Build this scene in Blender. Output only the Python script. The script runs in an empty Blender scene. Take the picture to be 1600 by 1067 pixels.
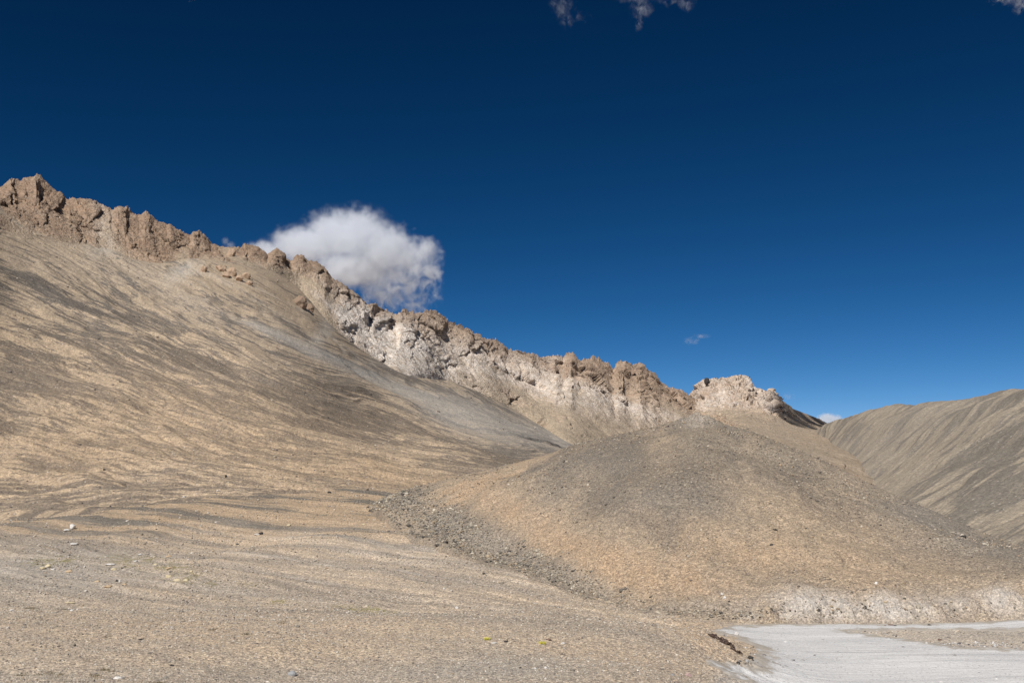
import bpy, math, random
import numpy as np
from mathutils import Vector
random.seed(7)
rng = np.random.default_rng(11)
sc = bpy.context.scene
COL = sc.collection

# ------------------------------------------------------------------ camera
F = 1556.0; CZ = 12.0
PITCH = math.atan((760 - 533.5) / F)
cam = bpy.data.objects.new('camera', bpy.data.cameras.new('camera')); COL.objects.link(cam)
cam.location = (0, 0, CZ); cam.rotation_euler = (math.radians(90) + PITCH, 0, 0)
cam.data.sensor_width = 36; cam.data.lens = 36 * F / 1600
cam.data.clip_start = 0.1; cam.data.clip_end = 20000
sc.camera = cam

def PT(u, v, D):
    """a point of the place: bearing u, height v, D metres out"""
    u = np.asarray(u, float); v = np.asarray(v, float); D = np.asarray(D, float)
    a = (u - 800) / F; b = (533.5 - v) / F
    cp, sp = math.cos(PITCH), math.sin(PITCH)
    k = D / (cp - b * sp)
    return np.stack([a * k, D + 0 * a, CZ + (sp + b * cp) * k], -1)

SUN_EL, SUN_AZ = math.radians(44), math.radians(-156)   # azimuth from the view direction, clockwise

# ------------------------------------------------------------------ noise
_perm = np.random.default_rng(3).permutation(256).astype(np.int64)
_perm = np.concatenate([_perm, _perm, _perm])
_g = np.random.default_rng(4).normal(size=(256, 3)); _g /= np.linalg.norm(_g, axis=1)[:, None]
_rv = np.random.default_rng(5).random((256, 4))
def _h(ix, iy, iz):
    return _perm[_perm[_perm[ix & 255] + (iy & 255)] + (iz & 255)]
from concurrent.futures import ThreadPoolExecutor
_POOL = ThreadPoolExecutor(4)
def par(f, p, nout=1, n=16384):
    """evaluate a point function in cache-sized pieces on all cores"""
    sh = p.shape[:-1]; q = np.ascontiguousarray(p.reshape(-1, 3), dtype=np.float32)
    parts = list(_POOL.map(f, [q[i:i + n] for i in range(0, len(q), n)]))
    if nout == 1: return np.concatenate(parts).reshape(sh)
    return tuple(np.concatenate([r[k] for r in parts]).reshape(sh) for k in range(nout))
_g = _g.astype(np.float32); _rv = _rv.astype(np.float32); _perm = _perm.astype(np.int32)
_g1 = _g[_perm]
def _perlin(p):
    i = np.floor(p).astype(np.int32); f = p - i
    w = f * f * f * (f * (f * 6 - 15) + 10)
    fx, fy, fz = f.T; wx1, wy1, wz1 = w.T; X = i[:, 0] & 255; Y = i[:, 1] & 255; Z = i[:, 2] & 255
    r = np.zeros(len(p), np.float32)
    for dx in (0, 1):
        wx = wx1 if dx else 1 - wx1; hx = _perm[X + dx]
        for dy in (0, 1):
            wxy = wx * (wy1 if dy else 1 - wy1); hy = _perm[hx + Y + dy]
            for dz in (0, 1):
                g = _g1[hy + Z + dz]
                r += wxy * (wz1 if dz else 1 - wz1) * ((fx - dx) * g[:, 0] + (fy - dy) * g[:, 1] + (fz - dz) * g[:, 2])
    return r * np.float32(1.6)
def perlin(p): return par(_perlin, np.asarray(p))
def fbm(p, o=4, gain=.5, lac=2.03):
    def f(p):
        a = 1.; s = 0
        for k in range(o):
            s = s + a * _perlin(p); p = p * np.float32(lac) + np.float32(17.3); a *= gain
        return s
    return par(f, np.asarray(p)).astype(float)
def ridged(p, o=4, gain=.5):
    def f(p):
        a = 1.; s = 0
        for k in range(o):
            s = s + a * (1 - 2 * np.abs(_perlin(p))); p = p * np.float32(2.07) + np.float32(9.1); a *= gain
        return s
    return par(f, np.asarray(p)).astype(float)
def _worley(p):
    i = np.floor(p).astype(np.int32); lo = np.where(p - i < .5, -1, 0)
    d1 = np.full(len(p), 9., np.float32); d2 = d1.copy(); val = np.zeros(len(p), np.float32)
    for dx in (0, 1):
        for dy in (0, 1):
            for dz in (0, 1):
                c = i + lo + np.array([dx, dy, dz], np.int32)
                h = _h(c[:, 0], c[:, 1], c[:, 2])
                rv = _rv[h]; q = p - (c + .15 + .7 * rv[:, :3]).astype(np.float32)
                d = np.sqrt((q * q).sum(-1))
                v = (q * _g[(h * 7 + 3) & 255]).sum(-1) * 1.3 + (rv[:, 3] - .5) * .9
                nearer = d < d1
                d2 = np.where(nearer, d1, np.minimum(d2, d)); val = np.where(nearer, v, val); d1 = np.where(nearer, d, d1)
    return val, d2 - d1
def worley(p):
    """faceted blocks: (tilted plane value per block, distance to the joint)"""
    return par(_worley, np.asarray(p), 2)
def sstep(a, b, x):
    t = np.clip((x - a) / (b - a), 0, 1); return t * t * (3 - 2 * t)

# ------------------------------------------------------------------ loft
def pch(x, xs, ys, lin=False):
    xs = np.asarray(xs, float); ys = np.asarray(ys, float)
    if lin or len(xs) < 3: return np.interp(x, xs, ys)
    h = np.diff(xs); d = np.diff(ys) / h
    m = np.zeros(len(xs)); m[0] = d[0]; m[-1] = d[-1]
    for i in range(1, len(xs) - 1):
        m[i] = 0 if d[i - 1] * d[i] <= 0 else 2 * d[i - 1] * d[i] / (d[i - 1] + d[i])
    j = np.clip(np.searchsorted(xs, x) - 1, 0, len(xs) - 2)
    t = (x - xs[j]) / h[j]
    out = ((2*t**3 - 3*t**2 + 1) * ys[j] + (t**3 - 2*t**2 + t) * h[j] * m[j] + (-2*t**3 + 3*t**2) * ys[j+1] + (t**3 - t**2) * h[j] * m[j+1])
    out = np.where(x < xs[0], ys[0] + m[0] * (x - xs[0]), out)
    return np.where(x > xs[-1], ys[-1] + m[-1] * (x - xs[-1]), out)
def curve(pts, p, lin=False):
    """pts rows (p, u, v, D)"""
    a = np.array(pts, float)
    return PT(pch(p, a[:, 0], a[:, 1], lin), pch(p, a[:, 0], a[:, 2], lin), pch(p, a[:, 0], a[:, 3]))
def loft(curves, rows):
    """curves: list of (n,3); rows: samples per gap -> (R,n,3), q per row"""
    C = np.array(curves); K = len(C); d = C[1:] - C[:-1]
    m = np.zeros_like(C); m[0] = d[0]; m[-1] = d[-1]
    for i in range(1, K - 1):
        s = d[i - 1] * d[i]
        m[i] = np.where(s > 0, 2 * s / np.where(np.abs(d[i-1] + d[i]) < 1e-9, 1, d[i-1] + d[i]), 0)
    out = []; qs = []
    for k in range(K - 1):
        n = rows[k]
        for t in np.arange(n) / n:
            out.append((2*t**3 - 3*t**2 + 1) * C[k] + (t**3 - 2*t**2 + t) * m[k] + (-2*t**3 + 3*t**2) * C[k+1] + (t**3 - t**2) * m[k+1])
            qs.append(k + t)
    out.append(C[-1]); qs.append(K - 1.)
    return np.array(out), np.array(qs)
def normals(G):
    a = np.gradient(G, axis=0); b = np.gradient(G, axis=1)
    n = np.cross(a, b); n /= np.maximum(np.linalg.norm(n, axis=-1), 1e-9)[..., None]
    return np.where(n[..., 2:3] < 0, -n, n)
def grid_obj(name, G, mat, attrs=None, smooth=True, keep=None):
    R, C = G.shape[:2]
    me = bpy.data.meshes.new(name)
    idx = np.arange(R * C).reshape(R, C)
    q = np.stack([idx[:-1, :-1], idx[:-1, 1:], idx[1:, 1:], idx[1:, :-1]], -1).reshape(-1, 4)
    # consistent upward facing
    P = G.reshape(-1, 3)
    mid = q[len(q) // 2 + C // 2]
    if np.cross(P[mid[1]] - P[mid[0]], P[mid[3]] - P[mid[0]])[2] < 0: q = q[:, ::-1]
    if keep is not None: q = q[keep(P)[q].any(1)]
    used = np.zeros(len(P), bool); used[q.ravel()] = True
    remap = np.cumsum(used) - 1; q = remap[q]; P = P[used]
    me.vertices.add(len(P)); me.vertices.foreach_set('co', P.astype(np.float32).ravel())
    me.loops.add(q.size); me.loops.foreach_set('vertex_index', q.ravel().astype(np.int32))
    me.polygons.add(len(q)); me.polygons.foreach_set('loop_start', np.arange(0, q.size, 4, dtype=np.int32))
    me.update(calc_edges=True)
    me.polygons.foreach_set('use_smooth', np.full(len(q), smooth))
    for k, A in (attrs or {}).items():
        A = A.reshape(R * C, -1)[used]
        at = me.attributes.new(k, 'FLOAT_VECTOR' if A.shape[1] == 3 else 'FLOAT_COLOR', 'POINT')
        at.data.foreach_set('vector' if A.shape[1] == 3 else 'color', A.astype(np.float32).ravel())
    me.materials.append(mat)
    o = bpy.data.objects.new(name, me); COL.objects.link(o)
    return o
def blob(U, V, u, v, ru, rv, ang=0.):
    c, s = math.cos(math.radians(ang)), math.sin(math.radians(ang))
    x = (U - u) * c + (V - v) * s; y = -(U - u) * s + (V - v) * c
    return np.exp(-((x / ru) ** 2 + (y / rv) ** 2))
def uv_of(P):
    """bearing/height numbers of points of the place (for laying out soils)"""
    d = P - np.array([0, 0, CZ]); cp, sp = math.cos(PITCH), math.sin(PITCH)
    z = d[..., 1] * cp + d[..., 2] * sp; y = -d[..., 1] * sp + d[..., 2] * cp
    z = np.maximum(z, .5)
    return 800 + F * d[..., 0] / z, 533.5 - F * y / z

# ------------------------------------------------------------------ node helper
class NT:
    def __init__(s, mat):
        mat.use_nodes = True; s.t = mat.node_tree; s.t.nodes.clear()
    def n(s, ty, **k):
        nd = s.t.nodes.new(ty)
        for a, b in k.items():
            if a.startswith('i_'):
                key = a[2:]; key = int(key) if key.isdigit() else key.replace('_', ' ')
                s.put(nd.inputs[key], b)
            else: setattr(nd, a, b)
        return nd
    def put(s, sock, b):
        if isinstance(b, bpy.types.NodeSocket): s.t.links.new(b, sock)
        elif isinstance(b, bpy.types.Node): s.t.links.new(b.outputs[0], sock)
        elif isinstance(b, tuple) and len(b) == 3 and sock.type == 'RGBA': sock.default_value = (*b, 1)
        else: sock.default_value = b
    def m(s, op, a, b=0., c=None, clamp=False):
        nd = s.t.nodes.new('ShaderNodeMath'); nd.operation = op; nd.use_clamp = clamp
        s.put(nd.inputs[0], a); s.put(nd.inputs[1], b)
        if c is not None: s.put(nd.inputs[2], c)
        return nd.outputs[0]
    def vm(s, op, a, b):
        nd = s.t.nodes.new('ShaderNodeVectorMath'); nd.operation = op
        s.put(nd.inputs[0], a); s.put(nd.inputs[1], b); return nd.outputs[0]
    def noise(s, vec, scale=1., detail=4., rough=.5, dist=0., color=False):
        nd = s.n('ShaderNodeTexNoise'); s.put(nd.inputs['Vector'], vec)
        nd.inputs['Scale'].default_value = scale; nd.inputs['Detail'].default_value = detail
        nd.inputs['Roughness'].default_value = rough; nd.inputs['Distortion'].default_value = dist
        return nd.outputs['Color' if color else 'Fac']
    def mix(s, f, a, b, bt='MIX'):
        nd = s.t.nodes.new('ShaderNodeMix'); nd.data_type = 'RGBA'; nd.blend_type = bt
        s.put(nd.inputs[0], f); s.put(nd.inputs[6], a); s.put(nd.inputs[7], b); return nd.outputs[2]
    def rng(s, x, a, b, c=0., d=1., smooth=False):
        nd = s.t.nodes.new('ShaderNodeMapRange'); s.put(nd.inputs[0], x)
        if smooth: nd.interpolation_type = 'SMOOTHSTEP'
        for i, v in enumerate((a, b, c, d)): s.put(nd.inputs[i + 1], v)
        return nd.outputs[0]
    def attr(s, name):
        return s.n('ShaderNodeAttribute', attribute_name=name)
    def sep(s, c):
        nd = s.t.nodes.new('ShaderNodeSeparateColor'); s.put(nd.inputs[0], c); return nd.outputs
    def vor(s, vec, scale, out='Color', feature='F1'):
        nd = s.n('ShaderNodeTexVoronoi'); nd.feature = feature
        s.put(nd.inputs['Vector'], vec); nd.inputs['Scale'].default_value = scale
        return nd.outputs[out]
    def out(s, color, bump=None, rough=.95, strength=1., dist=1., normal=None):
        b = s.n('ShaderNodeBsdfPrincipled'); s.put(b.inputs['Base Color'], color)
        s.put(b.inputs['Roughness'], rough); b.inputs['Specular IOR Level'].default_value = .15
        if bump is not None:
            bp = s.n('ShaderNodeBump'); s.put(bp.inputs['Height'], bump)
            bp.inputs['Strength'].default_value = strength; bp.inputs['Distance'].default_value = dist
            s.t.links.new(bp.outputs[0], b.inputs['Normal'])
        o = s.n('ShaderNodeOutputMaterial'); s.t.links.new(b.outputs[0], o.inputs[0])

def lin(r, g, b):
    f = lambda c: (c / 255 / 12.92) if c / 255 <= .04045 else ((c / 255 + .055) / 1.055) ** 2.4
    return (f(r), f(g), f(b))

def scree_mat(name, tan, dark, orange, grey, pale, across=5., along=38., fa=1.1, fl=7., speck=1., grain=.35, bias=.5, contrast=.09, bumpd=.5, w1=.6, w2=.3, w3=.15, w0=.25, drift=.45, soil=None, bw=.5, fine=0., pf=.8):
    """loose debris sorted into streaks down the fall line.
    masks: R = share of dark stones (0.5 neutral), G = bare orange earth, B = grey gravel, A = pale dust / rock"""
    mt = bpy.data.materials.new(name); N = NT(mt)
    fl_ = N.attr('flow').outputs['Vector']; mk = N.attr('mask'); s = N.sep(mk.outputs['Color']); A = mk.outputs['Alpha']
    pos = N.n('ShaderNodeNewGeometry').outputs['Position']
    f1 = N.vm('MULTIPLY', fl_, (1 / across, 1 / along, 1 / along))
    n1 = N.noise(f1, 1., 5., .55, .25)
    f2 = N.vm('MULTIPLY', fl_, (1 / fa, 1 / fl, 1 / fl))
    n2 = N.noise(f2, 1., 4., .6, .2)
    n3 = N.noise(N.vm('MULTIPLY', fl_, (3.1 / fa, 2.4 / fl, 1.)), 1., 3., .6)
    n0 = N.noise(pos, .02, 4., .5, .2)
    h = N.m('MULTIPLY', N.m('SUBTRACT', n1, .5), w1)
    for q, wq in ((n2, w2), (n3, w3), (n0, w0), (s[0], .9)):
        h = N.m('ADD', h, N.m('MULTIPLY', N.m('SUBTRACT', q, .5), wq))
    d = N.rng(h, (.5 - bias) - contrast, (.5 - bias) + contrast, 0., 1., True)
    c = N.mix(d, tan, dark)
    if fine:
        fs = N.noise(N.vm('MULTIPLY', fl_, (1.15 / fa, .55 / fl, 1.)), 1., 3., .55, .5)
        fz = N.m('MULTIPLY', N.rng(fs, .53, .60, 0., fine, True), N.rng(n1, .36, .52, .25, 1.))
        c = N.mix(fz, c, dark)
        fz2 = N.rng(N.noise(N.vm('MULTIPLY', N.vm('ADD', fl_, (31., 7., 0.)), (.9 / fa, .45 / fl, 1.)), 1., 3., .55, .5), .56, .64, 0., fine * .8, True)
        c = N.mix(fz2, c, tan)
    c = N.mix(N.rng(N.noise(pos, .045, 5., .6), .4, .66, 0., drift), c, grey)
    oz = N.m('MULTIPLY', s[1], N.rng(N.m('ADD', n2, N.m('MULTIPLY', n1, .5)), .5, .9, 1., .45), clamp=True)
    c = N.mix(oz, c, orange)
    if soil:
        sl_ = N.attr('soil').outputs['Fac']
        hs = N.m('ADD', N.m('MULTIPLY', N.m('SUBTRACT', n1, .5), .9), N.m('MULTIPLY', N.m('SUBTRACT', n2, .5), .5))
        hs = N.m('ADD', hs, N.m('MULTIPLY', N.m('SUBTRACT', s[0], .5), .9))
        c = N.mix(sl_, c, N.mix(N.rng(hs, -.09, .09, 0, 1, True), soil[0], soil[1]))
    gz = N.m('MULTIPLY', s[2], N.rng(n2, .3, .7, .75, 1.), clamp=True)
    c = N.mix(gz, c, grey)
    pz = N.m('MULTIPLY', A, N.rng(N.noise(pos, pf, 5., .7), .34, .62, .3, 1.), clamp=True)
    c = N.mix(pz, c, pale)
    for sc_, amt in ((1 / grain, .42), (2.3 / grain, .5), (.45 / grain, .12)):
        v = N.sep(N.vor(pos, sc_))[0]
        lo, hi = 1 - amt * speck, 1 + amt * speck
        c = N.mix(1., c, N.n('ShaderNodeCombineColor', i_Red=N.rng(v, 0, 1, lo, hi), i_Green=N.rng(v, 0, 1, lo, hi * .995), i_Blue=N.rng(v, 0, 1, lo * 1.03, hi * .98)).outputs[0], 'MULTIPLY')
    c = N.mix(N.m('MULTIPLY', pz, .55), c, pale)
    r = N.sep(N.vor(pos, .9 / grain, 'Color')); dd = N.vor(pos, .9 / grain, 'Distance')
    st = N.m('MULTIPLY', N.m('GREATER_THAN', r[1], .97), N.m('LESS_THAN', dd, .34))
    c = N.mix(N.m('MULTIPLY', st, .6), c, (.55, .5, .43))
    st2 = N.m('MULTIPLY', N.m('LESS_THAN', r[1], .035), N.m('LESS_THAN', dd, .34))
    c = N.mix(N.m('MULTIPLY', st2, .65), c, (.06, .053, .045))
    b = N.m('ADD', N.m('MULTIPLY', N.noise(pos, 1 / grain * .6, 4., .7), 1.), N.m('MULTIPLY', n3, bw))
    b = N.m('ADD', b, N.m('MULTIPLY', N.vor(pos, 1 / grain, 'Distance'), -.5))
    N.out(c, b, .97, 1., bumpd)
    return mt

TAN = (.355, .262, .165); DARK = (.118, .098, .076); ORANGE = (.41, .27, .145); GREY = (.235, .208, .172); PALE = (.52, .46, .39)

# ================================================================== GROUND (gravel flat, bank, turnout, berm)
def tps_fit(xy, z, lam=1e-3, S=60.):
    xy = xy / S; n = len(xy)
    d2 = ((xy[:, None] - xy[None]) ** 2).sum(-1)
    K = np.where(d2 > 0, d2 * np.log(np.maximum(d2, 1e-12)) * .5, 0) + lam * np.eye(n)
    Pm = np.hstack([np.ones((n, 1)), xy]); A = np.block([[K, Pm], [Pm.T, np.zeros((3, 3))]])
    w = np.linalg.solve(A, np.concatenate([z, np.zeros(3)]))
    def f(q):
        sh = q.shape[:-1]; q = q.reshape(-1, 2) / S; r = w[n] + q @ w[n + 1:]
        for k in range(n):
            e = ((q - xy[k]) ** 2).sum(-1); r = r + w[k] * .5 * e * np.log(np.maximum(e, 1e-12))
        return r.reshape(sh)
    return f
gp = [(0,815,200),(200,790,202),(400,775,205),(600,770,210),(-300,840,190),(-700,860,180),
      (0,850,150),(200,848,150),(400,838,155),(560,812,165),(-300,860,150),(-700,875,150),
      (0,900,110),(250,900,110),(500,880,120),(700,858,133),(800,890,117),(900,925,104),(1000,950,95),(1100,966,90.5),(620,829,149),
      (0,950,80),(300,950,80),(600,950,80),(800,960,76),(950,975,74),(-400,950,80),
      (0,1000,58),(400,1000,58),(800,1003,60),(1000,1010,62),(1090,1003,68),(-400,1000,58),
      (0,1067,42),(400,1067,42),(800,1067,42),(1000,1069,45),(1080,1066,52),(-500,1067,42)]
pts = [PT(*g) for g in gp]
W = 0.15
for x, y, z in [(-30,0,10.3),(0,0,10.3),(12,0,10.1),(-30,20,7),(0,20,6.9),(8,22,6.2),(24,26,W+.6),(40,10,W+1),(60,0,W+1),(-80,0,10.3),(-80,30,6),(100,20,W),
                (17.6,69,W+.15),(18.6,80,W+.1),(20,86,W),(14.4,61,W+.2),(22,55,W),(24,40,W+.1),(30,60,W),(26,72,W),(40,50,W),(40,65,W),(52,73,W-.05),(35,76,W),(30,86,W),(38,88,W+.1),
                (60,60,W),(80,50,W),(110,60,W),(48,88.5,W+.8),(44,83,W+.45),(44,79.5,W+.05),(54,83,W+1.2),(54,88,W+1.35),(54,78,W+.6),(75,92,W+2.6),(75,84,W+2.3),(60,205,-6),(110,250,-8),(170,170,-3),(60,330,-8),(220,200,-6),(90,185,-5),(140,210,-6),(0,300,6),(-100,300,6),(-220,260,3),(80,74,W+.2),(110,95,W+4),(110,70,W)]:
    pts.append(np.array([x, y, z]))
pts = np.array(pts)
zfit = tps_fit(pts[:, :2], pts[:, 2])
def ground_z(xy, micro=True):
    z = zfit(xy)
    if micro:
        X, Y = xy[..., 0], xy[..., 1]
        p = np.stack([X, Y, 0 * X], -1)
        road = sstep(11, 17, X) * sstep(100, 88, Y)
        a = X * .79 - Y * .61; b = X * .61 + Y * .79
        z = z + (1 - .9 * road) * (.8 * fbm(p / 26, 3) + .10 * fbm(p / 4, 4))
        fur = fbm(np.stack([a / 60, b / 3.4, 0 * a], -1) + .35 * fbm(p / 22, 2)[..., None], 3)
        z = z + .34 * fur * sstep(65, 95, Y) * (1 - road) * sstep(-140, -60, X)
        z = z + .015 * road * fbm(p / 1.5, 3)
        # lumpy brink of the bank
        z = z + .35 * ridged(p / 3., 4) * np.exp(-((X - 13.5) / 4) ** 2) * sstep(40, 60, Y) * sstep(95, 80, Y) * .6
    return z
na, nr = 1100, 620
az = np.concatenate([np.radians(np.linspace(-80, -29, 60, endpoint=False)), np.radians(np.linspace(-28.5, 28.5, na)), np.radians(np.linspace(29, 80, 60))[1:]])
rr = np.concatenate([np.geomspace(2, 36, 70, endpoint=False), np.geomspace(36, 250, nr)])
XX = rr[:, None] * np.sin(az)[None]; YY = rr[:, None] * np.cos(az)[None]
XY = np.stack([XX, YY], -1); ZZ = ground_z(XY)
G = np.concatenate([XY, ZZ[..., None]], -1)
U, V = uv_of(G)
a = XX * .79 - YY * .61; b = XX * .61 + YY * .79
flow = np.stack([b, a, 0 * a], -1)
fn = fbm(np.stack([XX / 15, YY / 15, 0 * XX], -1), 4)
Uw = U + 35 * fn; Vw = V + 7 * fn
R = .40 + .2 * blob(Uw, Vw, 80, 880, 170, 45) + .06 * blob(Uw, Vw, 250, 790, 420, 26, -4) + .05 * blob(Uw, Vw, 600, 880, 300, 40, 8)
R += .1 * blob(Uw, Vw, 300, 915, 420, 16) - .07 * blob(Uw, Vw, 250, 985, 500, 28) - .1 * blob(Uw, Vw, 950, 1035, 130, 22) - .12 * blob(Uw, Vw, 520, 790, 60, 22)
Or = .9 * blob(Uw, Vw, 545, 795, 55, 24) + .45 * blob(Uw, Vw, 270, 825, 260, 22) + .38 * blob(Uw, Vw, 300, 985, 380, 24) + .45 * blob(Uw, Vw, 980, 1030, 130, 30, 10) + .55 * blob(Uw, Vw, 1110, 1000, 70, 30, 40)
Gr = .75 * blob(Uw, Vw, 60, 890, 160, 40) + .2 * blob(Uw, Vw, 450, 900, 500, 40) + .45 * blob(Uw, Vw, 300, 1060, 900, 22) + .7 * blob(Uw, Vw, 760, 1040, 200, 18) + .75 * blob(Uw, Vw, 1550, 985, 140, 25) + .25 \
     + .9 * blob(Uw, Vw, 1150, 1052, 110, 14, -20) + .6 * blob(Uw, Vw, 1330, 972, 140, 6)
Pl = .38 * blob(Uw, Vw, 1160, 1062, 110, 14, -20) + .25 * blob(Uw, Vw, 520, 845, 220, 14, 8) + .3 * sstep(.2, .5, fbm(np.stack([b / 3.5, a / 60, 0 * a], -1), 3)) * blob(U, V, 520, 880, 380, 60) 
Pl = Pl + .35 * sstep(17, 21, XX) * sstep(95, 85, YY) * (1 - blob(U, V, 1580, 985, 140, 22))
stripe = fbm(np.stack([(b + 5 * fbm(np.stack([a / 40, b / 40, 0 * a], -1), 2)) / 4.5, a / 90, 0 * a], -1) + 9, 3)
R = R + .65 * stripe * blob(U, V, 520, 880, 520, 70)
Or = Or + .30 + .3 * np.clip(-stripe, 0, 1) * blob(U, V, 520, 880, 520, 70)
soil = np.clip(sstep(885, 800, V + 16 * fn) * sstep(760, 600, U), 0, 1)
Gr = Gr * (1 - .8 * soil); Pl = Pl * (1 - soil); Or = Or * (1 - .3 * soil)
R = R + soil * (.03 + .15 * fbm(np.stack([b / 9, a / 50, 0 * a], -1) + 4, 3))
mask = np.clip(np.stack([R, Or, Gr, Pl], -1), 0, 1)
M_ground = scree_mat('gravelly_earth', (.525, .418, .295), (.26, .222, .178), (.55, .395, .25), (.39, .348, .29), (.66, .61, .53), across=5, along=80, fa=1.5, fl=24, speck=.95, grain=.14, bias=.50, contrast=.16, bumpd=.03, w1=.7, w2=.35, w3=.15, w0=.3, soil=((.40, .298, .195), (.155, .138, .113)), bw=.1)
GROUND = G
o = grid_obj('ground', G, M_ground, {'flow': flow, 'mask': mask, 'soil': np.stack([soil, soil, soil, soil], -1)}); o['kind'] = 'structure'

# far-reaching sheet under everything
def sheet():
    n = 60; r = np.geomspace(1, 9000, n); t = np.linspace(-math.pi, math.pi, 73)
    X = r[:, None] * np.sin(t)[None]; Y = r[:, None] * np.cos(t)[None]
    Z = -6 + 1.5 * fbm(np.stack([X / 200, Y / 200, 0 * X], -1), 3) - sstep(20, 400, r)[:, None] * 20
    Gs = np.stack([X, Y, Z], -1)
    f = np.stack([X, Y, 0 * X], -1)
    return grid_obj('plain', Gs, M_ground, {'flow': f, 'mask': np.concatenate([0 * Gs + .4, 0 * Gs[..., :1]], -1)})
sheet()['kind'] = 'structure'

# ------------------------------------------------------------------ dirt road and turnout
def pdist(XY, poly):
    """signed distance to polygon, negative inside"""
    P = np.array(poly); X, Y = XY[..., 0], XY[..., 1]; d = np.full(X.shape, 1e9); ins = np.zeros(X.shape, bool)
    for i in range(len(P)):
        a, b = P[i], P[(i + 1) % len(P)]; e = b - a
        t = np.clip(((X - a[0]) * e[0] + (Y - a[1]) * e[1]) / (e @ e), 0, 1)
        d = np.minimum(d, np.hypot(X - a[0] - t * e[0], Y - a[1] - t * e[1]))
        c = ((a[1] > Y) != (b[1] > Y)) & (X < (b[0] - a[0]) * (Y - a[1]) / (b[1] - a[1] + 1e-12) + a[0]); ins ^= c
    return np.where(ins, -d, d)
pix = [(1108,979,84),(1150,971,88),(1205,968,89.6),(1300,968.5,89.6),(1400,968.5,89.4),(1500,964,89),(1600,956.5,88.6)]
road = [tuple(PT(*p)[:2]) for p in pix] + [(75,92),(110,96),(112,89)]
road += [tuple(PT(*p)[:2]) for p in [(1800,949,84),(1600,963.5,83.5),(1500,970,85),(1400,975,86),(1330,979,85.2),(1420,990,80),(1490,1002,77),(1600,1007,75.3)]]
road += [(100, 66), (100, 20), (26, 28), (15, 45), (11.2, 58), (15.6, 66), (17.6, 74), (16.8, 80)]
nx, ny = 700, 700
xs = np.linspace(10, 120, nx); ys = np.linspace(20, 102, ny)
RX, RY = np.meshgrid(xs, ys); RXY = np.stack([RX, RY], -1)
sd = pdist(RXY, road); p3 = np.stack([RX, RY, 0 * RX], -1)
edge = sd + .8 * fbm(p3 / 3.2, 5) * sstep(95, 80, RY) + .12 * fbm(p3 / .5, 2)
RZ = ground_z(RXY) + .05 - .22 * np.maximum(edge + .1, -.1)
RG = np.stack([RX, RY, RZ], -1)
mt = bpy.data.materials.new('dusty_road'); N = NT(mt)
pos = N.n('ShaderNodeNewGeometry').outputs['Position']
sw = N.vm('MULTIPLY', pos, (.05, .3, .1))
c = N.mix(N.rng(N.noise(sw, 1., 6., .6, .6), .36, .66), (.68, .665, .64), (.55, .545, .53))
c = N.mix(N.rng(N.noise(N.vm('MULTIPLY', pos, (.035, .55, .1)), 1., 5., .65, .8), .56, .72, 0., .55), c, (.55, .51, .45))
c = N.mix(N.rng(N.noise(pos, .2, 6., .65), .45, .7, 0., .6), c, (.70, .69, .66))
c = N.mix(N.rng(N.noise(N.vm('MULTIPLY', pos, (.02, .9, .1)), 1., 5., .65, 1.2), .54, .66, 0., .5), c, (.42, .415, .405))
v = N.sep(N.vor(pos, 6.)); vd = N.vor(pos, 6., 'Distance')
c = N.mix(N.m('MULTIPLY', N.m('MULTIPLY', N.m('GREATER_THAN', v[0], .93), N.m('LESS_THAN', vd, .4)), .6), c, (.2, .19, .18))
v2 = N.sep(N.vor(pos, 14.))[1]
k = N.rng(v2, 0, 1, .86, 1.12)
c = N.mix(1., c, N.n('ShaderNodeCombineColor', i_Red=k, i_Green=k, i_Blue=k).outputs[0], 'MULTIPLY')
ed = N.attr('edge').outputs['Fac']
ez = N.rng(N.m('ADD', ed, N.m('MULTIPLY', N.m('SUBTRACT', N.noise(pos, .55, 7., .75), .5), 2.6)), .38, .85, 0., .9, True)
c = N.mix(ez, c, N.mix(N.noise(pos, 3., 4., .7), (.47, .40, .31), (.31, .28, .24)))
N.out(c, N.m('ADD', N.noise(pos, 3., 6., .6), N.m('MULTIPLY', N.noise(sw, 2., 3.), 2.)), .97, .8, .10)
ew = np.clip(1 + edge / 2.6, 0, 1); o = grid_obj('dirt_road', RG, mt, {'edge': np.stack([ew] * 4, -1)}, keep=lambda P: (pdist(P[:, :2], road) < 1.6)); o['kind'] = 'structure'

# ================================================================== CENTRE HILL
us = np.concatenate([np.linspace(500, 1640, 1050), np.linspace(1640, 2200, 120)[1:]])
cr = [(500,500,812,176),(545,545,797,178),(580,580,785,178),(615,615,773,177),(650,650,761,176),(700,700,748,175),(760,760,734,174),(850,850,711,172),(900,900,694,171),(960,960,680,169),(1020,1020,667,167),(1060,1060,657,166),(1090,1090,652,165),
      (1115,1115,656,164),(1135,1135,664,163),(1170,1170,673,161),(1240,1240,701,156),(1300,1300,727,150),(1400,1400,775,138),(1500,1500,817,125),(1600,1600,856,113),(1700,1700,889,104),(1900,1900,915,95),(2200,2200,930,92)]
ba = [(500,500,815,174),(580,580,790,172),(620,620,827,149),(700,700,857,133),(800,800,891,117),(900,900,926,104),(1000,1000,951,95),(1100,1100,967,90.5),(1200,1200,969,89.8),(1400,1400,969,89.8),(1500,1500,965,89.6),(1600,1600,956.5,89),(1800,1800,942,88.5),(2200,2200,935,89)]
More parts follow.
